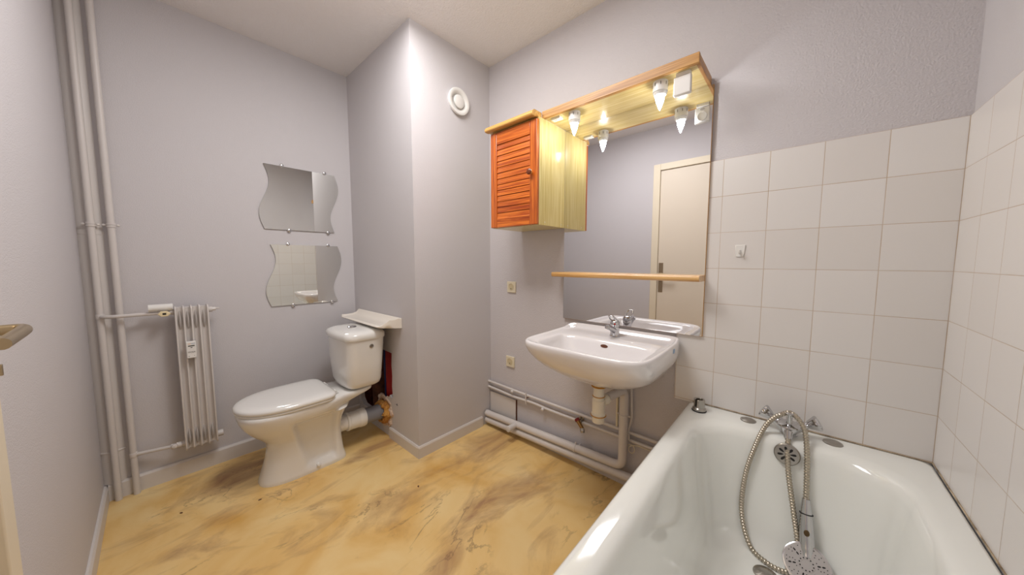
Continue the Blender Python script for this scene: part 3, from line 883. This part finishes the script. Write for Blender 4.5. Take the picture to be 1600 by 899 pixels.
# double clip on the thin pipes
dc = thing('double_pipe_clip', (-1.285, YT, .288), 'small double clip holding both thin supply pipes near the access cover', 'pipe clip')
bm = bmesh.new(); box(bm, -1.289, -1.281, YT-.014, YT-.009, .250, .325)
part('bridge', bm, PIPE, dc, bevel=.001)
bm = bmesh.new(); cyl(bm, (-1.285, YT-.010, .288), (-1.285, YW, .288), .003, 10)
part('screw', bm, BROWNHOLE, dc)
for x, z in ((-1.405, .307), (-1.15, .262)):
    bm = bmesh.new(); lathe(bm, (x, YT-.006, z-.004), (0, -1, -.4), [(0, .0100), (.014, .0095), (.016, .006)], 16)
    o = obj('pipe_stub', bm, PIPE)
    tag(o, 'small round stub on the %s thin supply pipe' % ('upper' if z > .3 else 'lower'), 'pipe stub', 'pipe stubs')
# red-handled stop valve
sv = thing('stop_valve', (-.885, YT, .262), 'small brass stop valve with a red knob on the lower thin pipe', 'valve')
bm = bmesh.new()
lathe(bm, (-0.884, YT+.006, .280), (0, -1, -.1), [(0, .016), (.004, .016), (.006, .009), (.022, .009)], 20)
cyl(bm, (-0.884, YT-.014, .280), (-0.883, YT-.014, .262), .008, 14)
part('valve_flange', bm, CHROME_DULL, sv)
bm = bmesh.new()
cyl(bm, (-0.892, YT-.024, .274), (-.858, YT-.034, .246), .0105, 18)
part('valve_body', bm, BRASS, sv)
bm = bmesh.new(); lathe(bm, (-0.892, YT-.024, .274), (-.034, .010, .028), [(0, .012), (.004, .0145), (.014, .0145), (.016, .010)], 20, lobes=8, amp=.05)
part('red_knob', bm, REDP, sv)
bm = bmesh.new(); lathe(bm, (-0.860, YT-.033, .248), (.014, -.014, -.032), [(0, .010), (.003, .0125), (.016, .0135), (.020, .011), (.026, .010)], 20)
part('outlet_nut', bm, CHROME_DULL, sv)
# little black lever under the basin
bm = bmesh.new(); cyl(bm, (-.672, 1.545, .586), (-.672, 1.50, .580), .008, 14); cyl(bm, (-.675, 1.52, .584), (-.618, 1.50, .597), .0026, 8)
box(bm, -.684, -.660, 1.500, 1.512, .572, .594)
tag(obj('shut_off_lever', bm, RUBBER, bevel=.001), 'small black shut-off lever under the washbasin behind the trap', 'lever')
# coiled wire
bm = bmesh.new()
tube(bm, spline([(-.612, YT-.012, .235), (-.600, YT-.012, .246), (-.583, YT-.010, .243), (-.575, YT-.010, .222), (-.585, YT-.010, .204), (-.602, YT-.010, .208), (-.604, YT-.012, .226), (-.594, YT-.013, .240), (-.560, YT-.006, .250), (-.49, YT, .246)], .004), .0022, 8)
cyl(bm, (-.618, YT-.018, .226), (-.618, YT-.004, .232), .006, 12)
tag(obj('earth_wire', bm, CREAM), 'thin cream earth wire coiled beside the thick vertical waste pipe', 'wire')
# access cover
bm = bmesh.new(); box(bm, XD+.006, -1.392, YB-.006, YB-.001, .09, .236)
o = obj('access_cover', bm, PIPE, bevel=.001); tag(o, 'square grey painted access cover in the corner behind the pipes', 'cover')
bm = B(-1.3905, -1.3865, YB-.004, YW, .09, .238)
o2 = obj('cover_edge', bm, BROWNHOLE, smooth=False); o2.parent = o

# wall sockets
def wall_socket(xc, zc, label):
    t = thing('power_socket', (xc, YW, zc), label, 'socket', 'wall power sockets')
    bm = B(xc-.037, xc+.037, YW-.010, YW, zc-.037, zc+.037)
    p = part('faceplate', bm, CREAM, t, bevel=.003)
    bm = bmesh.new()
    lathe(bm, (xc, YW-.0102, zc+.002), (0, -1, 0), [(0, .0225), (.0018, .0225), (.0022, .0205), (-.006, .0195), (-.0065, .001)], 32)
    r_ = part('socket_well', bm, mat('cream_recess', (206, 192, 158), .5), p, top=t)
    bm = bmesh.new()
    for dx in (-.0095, .0095): cyl(bm, (xc+dx, YW-.0035, zc+.002), (xc+dx, YW-.0098, zc+.002), .0028, 10)
    cyl(bm, (xc, YW-.0035, zc-.010), (xc, YW-.014, zc-.010), .0025, 10)
    part('contacts', bm, DARK, r_, top=t)
wall_socket(-1.434, 1.006, 'cream wall socket below the cabinet, the higher of the two')
wall_socket(-1.445, .493, 'cream wall socket low on the wall above the pipes, the lower of the two')

# ------------------------------------------------------------------ air vent on the duct
vt = thing('air_vent', (XD, 1.325, 2.163), 'round white air extraction vent high on the duct front', 'vent')
bm = bmesh.new()
lathe(bm, (XD, 1.325, 2.163), (1, 0, 0), [(0, .074), (.016, .080), (.022, .078), (.024, .070), (.020, .058), (.010, .048), (.004, .044), (.004, .001)], 48)
part('vent_ring', bm, PLAST, vt)
bm = bmesh.new(); lathe(bm, (XD+.0045, 1.325, 2.163), (1, 0, 0), [(0, .012), (.008, .012), (.009, .036), (.012, .040), (.016, .038), (.019, .030), (.0195, .001)], 40)
part('vent_disc', bm, PLAST, vt)

# porcelain ledge on the duct above the toilet
bm = bmesh.new()
X0, X1 = -2.405, -1.803
rows = []
for y, z, i0, i1 in ((.870, .792, .004, .025), (.866, .787, .006, .030), (.872, .781, .004, .022), (.93, .772, .002, .01), (.999, .768, .0, .0),
                     (.999, .829, .0, .0), (.994, .832, .0, .0), (.985, .822, .004, .006), (.970, .800, .012, .016), (.940, .791, .016, .02), (.885, .790, .012, .03)):
    rows.append([(X0+i0, y, z), (X0+i0+.02, y, z), (X1-i1-.02, y, z), (X1-i1, y, z)])
# cross-section loop swept along x
def led(x, k, lift):
    prof = [(.868, .793), (.864, .788), (.868, .782), (.92, .774), (.999, .768), (.999, .827), (.994, .831), (.986, .824), (.972, .801), (.945, .793), (.890, .791)]
    out = []
    for i, (y, z) in enumerate(prof):
        yy = .999-(.999-y)*k
        zz = z+(lift if i in (0, 9, 10, 8) else (lift*.6 if i in (1,) else 0))
        out.append((x, yy, min(zz, .832)))
    return out
loft(bm, [led(X0, .93, .010), led(X0+.010, .99, .004), led(X0+.03, 1.0, 0), led(X1-.05, 1.0, 0), led(X1-.035, .97, .001), led(X1-.016, .84, .010), led(X1-.004, .68, .026), led(X1, .60, .034)])
o = obj('porcelain_ledge', bm, mat('ivory_porcelain', (236, 228, 216), .15, coat=.4), angle=60)
tag(o, 'ivory porcelain soap ledge on the duct wall right above the cistern', 'shelf')

# ------------------------------------------------------------------ toilet
TX = -2.075
tl = thing('toilet', (TX, .55, 0), 'white close-coupled toilet with its lid down in front of the ragged hole', 'toilet')
def lerp_levels(levels, z):
    for a, b in zip(levels, levels[1:]):
        if a[0] <= z <= b[0]:
            t = (z-a[0])/(b[0]-a[0])
            return [a[i]+(b[i]-a[i])*t for i in range(1, len(a))]
    return list(levels[-1][1:])
# z, yfront, yback, half width, exponent front, exponent back
TLV = [(0, .305, .722, .106, 2.6, 6), (.012, .306, .722, .107, 2.6, 6), (.05, .318, .714, .101, 2.6, 5), (.12, .338, .706, .096, 2.5, 5), (.18, .350, .702, .098, 2.5, 5),
       (.215, .345, .702, .104, 2.4, 5), (.245, .318, .705, .116, 2.3, 5), (.28, .283, .712, .134, 2.3, 5), (.32, .254, .730, .155, 2.3, 5), (.35, .240, .775, .168, 2.35, 5),
       (.372, .233, .850, .175, 2.4, 6), (.385, .231, .880, .178, 2.4, 7), (.398, .231, .885, .178, 2.4, 7), (.404, .236, .882, .172, 2.4, 7)]
N = 112
rings = []
zs = [0, .004, .012, .025] + [.05+.0125*k for k in range(28)] + [.395, .401, .404]
zs = [z for z in zs if z <= .404]
for z in zs:
    yf, yb, hw, nf, nb = lerp_levels(TLV, z)
    ycn = yf+.20
    ring = []
    for i in range(N):
        t = 2*PI*i/N; c, s = math.cos(t), math.sin(t)
        n = nb if s >= 0 else nf
        x = hw*math.copysign(abs(c)**(2/n), c)
        y = ycn+((yb-ycn) if s >= 0 else (ycn-yf))*math.copysign(abs(s)**(2/n), s)
        # narrower neck where the platform carries the cistern
        if z > .33 and y > .60:
            q = min(1, (y-.60)/.12); x *= 1-.22*q*q*(3-2*q)
        # moulded recess on both flanks
        if .028 < z < .345:
            a = min(1, max(0, (y-.470+(z-.15)*.28)/.045)); b = min(1, max(0, (.672-y)/.035))
            cz = min(1, (z-.028)/.035)*min(1, (.345-z)/.05)
            a, b, cz = [v*v*(3-2*v) for v in (a, b, cz)]
            x -= math.copysign(min(abs(x)*.45, (.030+.16*max(0, z-.2))*a*b*cz), x)
        ring.append(Vector((TX+x, y, z)))
    rings.append(ring)
bm = bmesh.new(); loft(bm, rings)
bowl = part('bowl', bm, PORC, tl, angle=75)
bm = bmesh.new(); lathe(bm, (TX+.106, .560, .030), (1, 0, .25), [(-.01, .011), (.004, .011), (.010, .007), (.012, .001)], 20)
part('bolt_cap', bm, PLAST, tl)
# dark slot under the rim in the moulded flank
# seat and lid
def egg(grow, z, yf=.226, yb=.655, hw=.184):
    return sell(TX, hw+grow, .46, yb+grow, yf-grow, 7, 2.15, z, N=96)
bm = bmesh.new(); loft(bm, [egg(-.008, .404), egg(-.003, .405), egg(-.001, .410), egg(-.002, .416), egg(-.006, .418)])
part('seat_ring', bm, PLAST, tl, angle=60)
bm = bmesh.new(); loft(bm, [egg(-.008, .4185), egg(.0, .4195), egg(.003, .424), egg(.003, .432), egg(.0, .438), egg(-.006, .4425), egg(-.018, .446), egg(-.05, .4485), egg(-.10, .4495)])
lid = part('lid', bm, PORC, tl, angle=60)
for s in (-1, 1):
    bm = bmesh.new(); cyl(bm, (TX+s*.085-.015, .668, .418), (TX+s*.085+.015, .668, .418), .009, 16)
    box(bm, TX+s*.085-.011, TX+s*.085+.011, .660, .684, .402, .412)
    part('hinge', bm, PLAST, tl)
# cistern
def cis(z, hwt, y0, y1, r, bow):
    pts = rrect(TX-hwt, TX+hwt, y0, y1, r, z, 10, 12)
    out = []
    for p in pts:
        f = (y1-p.y)/(y1-y0)
        out.append(Vector((p.x, p.y-bow*f*(1-((p.x-TX)/hwt)**2), p.z)))
    return out
bm = bmesh.new()
loft(bm, [cis(.404, .105, .76, .90, .045, .01), cis(.410, .128, .747, .915, .045, .012), cis(.425, .148, .738, .925, .045, .015), cis(.45, .157, .732, .930, .045, .016), cis(.56, .169, .728, .935, .045, .018),
          cis(.66, .177, .726, .940, .045, .020), cis(.712, .181, .724, .942, .045, .020)])
cs_ = part('cistern', bm, PORC, tl, angle=60)
bm = bmesh.new()
loft(bm, [cis(.7125, .180, .725, .942, .045, .020), cis(.7135, .187, .719, .946, .048, .022), cis(.722, .190, .716, .948, .050, .023), cis(.742, .189, .717, .947, .052, .023), cis(.753, .182, .725, .940, .055, .022),
          cis(.760, .168, .738, .926, .055, .018), cis(.765, .145, .756, .908, .05, .012), cis(.768, .105, .785, .885, .045, .0), cis(.769, .06, .81, .865, .025, 0)])
cl_ = part('cistern_lid', bm, PORC, tl, angle=60)
bm = bmesh.new(); lathe(bm, (TX+.008, .808, .768), (0, 0, 1), [(0, .026), (.005, .0255), (.007, .022), (.006, .021), (.0075, .017), (.008, .001)], 32)
part('flush_button', bm, CHROME, cl_, top=tl)
bm = bmesh.new(); lathe(bm, (TX+.1745, .850, .670), (1, 0, 0), [(0, .013), (.005, .0125), (.006, .009), (.004, .008), (.004, .001)], 24)
part('inlet_cap', bm, CHROME_DULL, cs_, top=tl)

# pan connector, pipe and foam
pc = thing('pan_connector', (-2.06, .86, .165), 'white ribbed pan connector with a grey pipe end behind the toilet', 'pipe connector')
bm = bmesh.new()
lathe(bm, (-2.065, .700, .176), (.02, 1, -.03), [(0, .046), (.045, .046), (.048, .055), (.060, .057), (.064, .054), (.120, .054), (.124, .057), (.150, .058), (.160, .056)], 40)
part('connector_sleeve', bm, PLAST, pc)
bm = bmesh.new(); lathe(bm, (-2.062, .858, .171), (.02, 1, -.03), [(0, .050), (.13, .050), (.131, .047)], 40)
part('pipe_end', bm, GREYP, pc)
def rough_torus(name, c, R0, r0, m, label, cat, seed, amp, flat=.6, arc=(0, 2*PI)):
    bm = bmesh.new(); n1, n2 = 72, 22; rings = []
    for i in range(n1):
        a = arc[0]+(arc[1]-arc[0])*i/n1
        ring = []
        for j in range(n2):
            b = 2*PI*j/n2
            k = 1+amp*noise.noise(Vector((math.cos(a)*2.4+seed, math.sin(a)*2.4, math.cos(b)*.8)))*2
            k2 = 1+amp*.7*noise.noise(Vector((math.cos(a)*7+seed, math.sin(a)*7, b)))
            rr = R0+math.cos(b)*r0*k*k2
            ring.append(Vector((c[0]+math.cos(a)*rr, c[1]+math.sin(b)*r0*flat*k*k2, c[2]+math.sin(a)*rr)))
        rings.append(ring)
    rings.append([p.copy() for p in rings[0]])
    loft(bm, rings, False, False)
    bmesh.ops.remove_doubles(bm, verts=bm.verts[:], dist=1e-5)
    return tag(obj(name, bm, m, angle=80), label, cat)
rough_torus('foam_collar', (-2.058, YD-.014, .160), .062, .020, FOAM, 'lumpy orange foam collar around the grey waste pipe at the wall', 'foam', 3, .45, 1.2)
rough_torus('plaster_patch', (-2.058, YD+.004, .165), .088, .020, PLASTER, 'ragged raw plaster rim around the foam collar in the wall hole', 'plaster', 9, .6, .5)

# ------------------------------------------------------------------ wavy mirrors
def wavy(zlo, zhi, y0, y1, skew, label):
    t = thing('wavy_mirror', (XA, (y0+y1)/2, (zlo+zhi)/2), label, 'mirror', 'two wavy mirrors above each other')
    h = zhi-zlo; n = 40; left = []; right = []
    for k in range(n+1):
        u = k/n
        wv = .026*math.sin(2*PI*(u))*1.0
        left.append((y0-wv*1.0+skew*(u-.5), zlo+h*u)); right.append((y1-wv+skew*(u-.5), zlo+h*u))
    # slight slant like the photo: top bulges right, bottom bulges left
    poly = right+left[::-1]
    bm = bmesh.new(); prism(bm, poly, 'x', XA+.004, XA+.0085)
    part('mirror_glass', bm, MIRROR2, t, smooth=False)
    bm = bmesh.new(); prism(bm, poly, 'x', XA+.0015, XA+.0039)
    part('mirror_back', bm, mat('mirror_back_grey', (110, 112, 108), .6), t, smooth=False)
    return t
def mclip(t, y, z):
    bm = bmesh.new(); lathe(bm, (XA+.0005, y, z), (1, 0, 0), [(0, .007), (.006, .007), (.009, .0105), (.012, .0105), (.014, .007), (.0145, .001)], 20)
    part('clip', bm, CHROME, t)
t = wavy(1.379, 1.776, .480, .880, .012, 'wavy-sided frameless mirror on the back wall, the upper of the two')
for y, z in ((.580, 1.779), (.825, 1.779), (.602, 1.376), (.832, 1.376)): mclip(t, y, z)
t = wavy(.893, 1.284, .492, .882, .012, 'wavy-sided frameless mirror on the back wall, the lower of the two')
for y, z in ((.590, 1.287), (.827, 1.287), (.602, .890), (.838, .890)): mclip(t, y, z)

# ------------------------------------------------------------------ radiator
rd = thing('radiator', (XA+.08, .125, .16), 'narrow old grey column radiator on the back wall', 'radiator')
RX1 = XA+.112; RX0 = XA+.035
ys = [.063, .0925, .1215, .152, .1845]
zb, zt = .172, .945
bm = bmesh.new()
for i, y in enumerate(ys):     # thin front blades with rounded ends
    r = .010
    prof = []
    for cx, cz, a0 in ((RX1-.018, zt-.018, 0), (RX0+.018, zt-.018, 90), (RX0+.018, zb+.018, 180), (RX1-.018, zb+.018, 270)):
        for k in range(5):
            a = math.radians(a0+22.5*k); prof.append((cx+.018*math.cos(a), cz+.018*math.sin(a)))
    prism(bm, prof, 'y', y-.0032, y+.0032)
part('blades', bm, PIPE, rd, bevel=.001)
bm = bmesh.new()
for a, b in zip(ys, ys[1:]):     # hollow column between two blades: a shallow trough
    c = (a+b)/2; hw = (b-a)/2-.002
    n = 8
    pr = []
    for k in range(n+1):
        u = -1+2*k/n; pr.append((RX1-.011-.012*(1-u*u), c+u*hw))
    pr += [(RX0+.012, c+hw), (RX0+.006, c+hw*.5), (RX0+.006, c-hw*.5), (RX0+.012, c-hw)]
    prism(bm, pr, 'z', zb+.008, zt-.008)
part('columns', bm, PIPE, rd, angle=60)
for a, b in zip(ys, ys[1:]):     # almond-shaped ribs at the hub ends
    c = (a+b)/2
    for z0, z1 in ((zt-.125, zt-.022), (zb+.020, zb+.115)):
        rr = []
        for k in range(13):
            u = k/12; zz = z0+(z1-z0)*u; wd = .0055*math.sin(PI*u)**.7+.0004; dp = .026*math.sin(PI*u)**.6
            rr.append([(RX1-.026, c-wd, zz), (RX1-.026+dp*.7, c-wd*.8, zz), (RX1-.026+dp, c, zz), (RX1-.026+dp*.7, c+wd*.8, zz), (RX1-.026, c+wd, zz)])
        bm = bmesh.new(); loft(bm, rr); part('hub_rib', bm, PIPE, rd, angle=60)
bm = bmesh.new()
cyl(bm, (XA+.072, ys[0]-.014, .915), (XA+.072, ys[-1]+.020, .915), .015, 20)
cyl(bm, (XA+.072, ys[-1]+.020, .915), (XA+.072, ys[-1]+.034, .915), .011, 6)
cyl(bm, (XA+.072, ys[-1]+.034, .918), (XA+.072, ys[-1]+.050, .918), .004, 10)
part('top_header', bm, PIPE, rd)
bm = bmesh.new(); cyl(bm, (XA+.072, ys[0]-.010, .205), (XA+.072, ys[-1]+.028, .205), .017, 20)
part('bottom_header', bm, PIPE, rd)
for z in (.30, .82):
    bm = bmesh.new(); cyl(bm, (XA+.0, .107, z), (RX0+.012, .107, z), .006, 10)
    part('wall_bracket', bm, PIPE, rd)
# heat cost meter clamped on the radiator
mt_ = thing('heat_meter', (RX1, .107, .715), 'small white heat meter with a display clamped on the radiator front', 'meter')
bm = B(RX1-.0005, RX1+.026, .090, .1275, .673, .760)
mb = part('meter_case', bm, PLAST, mt_, bevel=.003)
xf = RX1+.0262
def patch(name, y0, y1, z0, z1, m):
    part(name, B(xf, xf+.0006, y0, y1, z0, z1), m, mb, top=mt_, smooth=False)
patch('display', .097, .1215, .7355, .7405, LCD)
patch('button', .106, .113, .7275, .7310, DARK)
patch('orange_line', .097, .1075, .7475, .7495, ORANGEP)
patch('blue_line', .1085, .1235, .7480, .7500, BLUEMARK)
def text_mesh(body, size, m, name, loc, parent, top):
    cu = bpy.data.curves.new('t', 'FONT'); cu.body = body; cu.size = size; cu.align_x = 'CENTER'; cu.align_y = 'CENTER'; cu.extrude = .0002
    to = bpy.data.objects.new('t', cu); C.objects.link(to)
    bpy.context.view_layer.update()
    me = bpy.data.meshes.new_from_object(to.evaluated_get(bpy.context.evaluated_depsgraph_get()))
    bpy.data.objects.remove(to, do_unlink=True)
    bm = bmesh.new(); bm.from_mesh(me)
    M = Matrix(((0, 0, 1, loc[0]), (1, 0, 0, loc[1]), (0, 1, 0, loc[2]), (0, 0, 0, 1)))
    bmesh.ops.transform(bm, matrix=M, verts=bm.verts[:])
    bmesh.ops.translate(bm, verts=bm.verts[:], vec=-Vector(top.location))
    return obj(name, bm, m, parent, smooth=False)
text_mesh('OCEA', .0105, INK, 'lettering', (xf+.0004, .1090, .7050), mb, mt_)
patch('print_mark', .0965, .1005, .6830, .6850, INK)
patch('print_mark', .1170, .1200, .6845, .6860, INK)

# risers and branches
XR = XA+.030
def riser(y, br, label):
    t = thing('heating_riser', (XR, y, 0), label, 'pipe', 'heating risers in the corner')
    bm = bmesh.new(); cyl(bm, (XR, y, 0), (XR, y, ZC), .0125, 20)
    part('riser_pipe', bm, PIPE, t)
    bm = bmesh.new(); tube(bm, fillet(br, .02), .0085, 16)
    lathe(bm, Vector((XR, y, br[0][2]-.012)), (0, 0, 1), [(0, .0135), (.002, .0145), (.022, .0145), (.024, .0135)], 20)
    part('branch_pipe', bm, PIPE, t)
    bm = bmesh.new()
    lathe(bm, (XR, y, 1.338), (0, 0, 1), [(0, .0128), (0.0001, .0155), (.007, .0155), (.0075, .0135), (.011, .0135), (.0115, .0155), (.019, .0155), (.0191, .0128)], 24)
    for s in (-1, 1):
        lathe(bm, (XR, y+s*.014, 1.348), (0, s, 0), [(0, .003), (.004, .003), (.005, .0062), (.010, .0055), (.014, .002)], 12)
    cyl(bm, (XR-.012, y, 1.348), (XA, y, 1.348), .004, 10)
    part('collar', bm, PIPE, t)
riser(-.180, [(XR, -.180, .915), (XR+.026, -.168, .915), (XR+.042, -.13, .915), (XA+.072, .005, .915)], 'vertical grey heating riser nearer the room corner, feeding the radiator top')
riser(-.121, [(XR, -.121, .205), (XR+.006, -.100, .205), (XA+.060, -.02, .206), (XA+.072, .012, .206)], 'vertical grey heating riser nearer the radiator, joined to its bottom')
bm = bmesh.new()
cyl(bm, (XA-.035, -.186, .084), (XA-.035, -.186, ZC), .052, 36)
lathe(bm, (XA-.035, -.186, .238), (0, 0, 1), [(0, .051), (.003, .0545), (.008, .0545), (.011, .051)], 36)
lathe(bm, (XA-.035, -.186, 1.300), (0, 0, 1), [(0, .051), (.003, .0535), (.02, .0535), (.023, .051)], 36)
bmesh.ops.bisect_plane(bm, geom=bm.verts[:]+bm.edges[:]+bm.faces[:], plane_co=(XA+.0005, 0, 0), plane_no=(1, 0, 0), clear_inner=True)
bmesh.ops.holes_fill(bm, edges=bm.edges[:])
tag(obj('soil_downpipe', bm, PIPE), 'wide shallow grey downpipe sunk in the corner behind the risers', 'pipe')

# top radiator valve
rv = thing('radiator_valve', (XA+.072, .03, .915), 'radiator valve with a cream hexagonal cap at the top left of the radiator', 'valve')
bm = bmesh.new()
lathe(bm, (XA+.072, .003, .915), (0, 1, 0), [(0, .010), (.004, .012), (.040, .012), (.041, .0145), (.048, .0145)], 6)
cyl(bm, (XA+.072, .026, .915), (XA+.098, .026, .915), .011, 16)
part('valve_body', bm, PIPE, rv)
bm = bmesh.new(); c_ = Vector((XA+.098, .024, .913))
rings = []
for h, s_ in ((0, .9), (.003, 1), (.013, 1), (.016, .9)):
    rings.append([c_+Vector((h, 0.0, 0))+Vector((0, .0235*s_*math.cos(a), .0155*s_*math.sin(a))) for a in [2*PI*k/6 for k in range(6)]])
loft(bm, rings)
vc = part('hex_cap', bm, mat('pale_cream_plastic', (232, 216, 176), .4), rv, smooth=False, bevel=.002)
bm = bmesh.new(); box(bm, XA+.1140, XA+.1146, .018, .031, .909, .918)
part('cap_slot', bm, DARK, vc, top=rv, smooth=False)
# bottom valve
rv = thing('radiator_valve', (XA+.072, .03, .206), 'small grey lockshield valve at the bottom left of the radiator', 'valve')
bm = bmesh.new()
lathe(bm, (XA+.072, .006, .206), (0, 1, 0), [(0, .010), (.003, .013), (.010, .013), (.013, .010), (.020, .010), (.022, .014), (.040, .014), (.042, .011), (.050, .011)], 24)
lathe(bm, (XA+.074, .020, .208), (1, 0, .2), [(0, .011), (.012, .012), (.020, .010), (.022, .006)], 16)
part('valve_body', bm, PIPE, rv)
# white tube resting on the pipe
bm = bmesh.new()
a = Vector((XA+.078, -.028, .943)); b = Vector((XA+.078, .056, .943))
lathe(bm, a, b-a, [(0.0, .0165), (0, .0178), (.084, .0178), (.084, .0165), (.001, .0160)], 32)
o = obj('plastic_tube', bm, PLAST); tag(o, 'short open white plastic tube lying on the radiator valve', 'tube')

# a few dark crumbs lying on the vinyl
for k, (x, y, where) in enumerate(((-1.93, .285, 'near the foot of the toilet'), (-1.43, .86, 'in front of the duct corner'), (-2.10, .02, 'near the radiator'))):
    bm = bmesh.new(); lathe(bm, (0, 0, 0), (0, 0, 1), [(0, .004), (.0015, .0045), (.003, .002)], 7, sx=1.7)
    o = obj('crumb', bm, BROWNHOLE); o.location = (x, y, 0); o.rotation_euler = (0, 0, k*1.1)
    tag(o, 'tiny dark brown crumb on the yellow floor ' + where, 'crumb', 'crumbs on the floor')
# dark scuff on the duct wall beside the plaster patch
bm = bmesh.new(); prism(bm, [(-1.905, .252), (-1.893, .262), (-1.885, .250), (-1.889, .246)], 'y', YD-.0006, YD)
prism(bm, [(-1.925, .247), (-1.918, .250), (-1.917, .247)], 'y', YD-.0006, YD)
tag(obj('scuff_mark', bm, mat('blue_black_scuff', (60, 66, 84), .7), smooth=False), 'small blue-black scuff on the duct wall right of the plaster patch', 'mark')
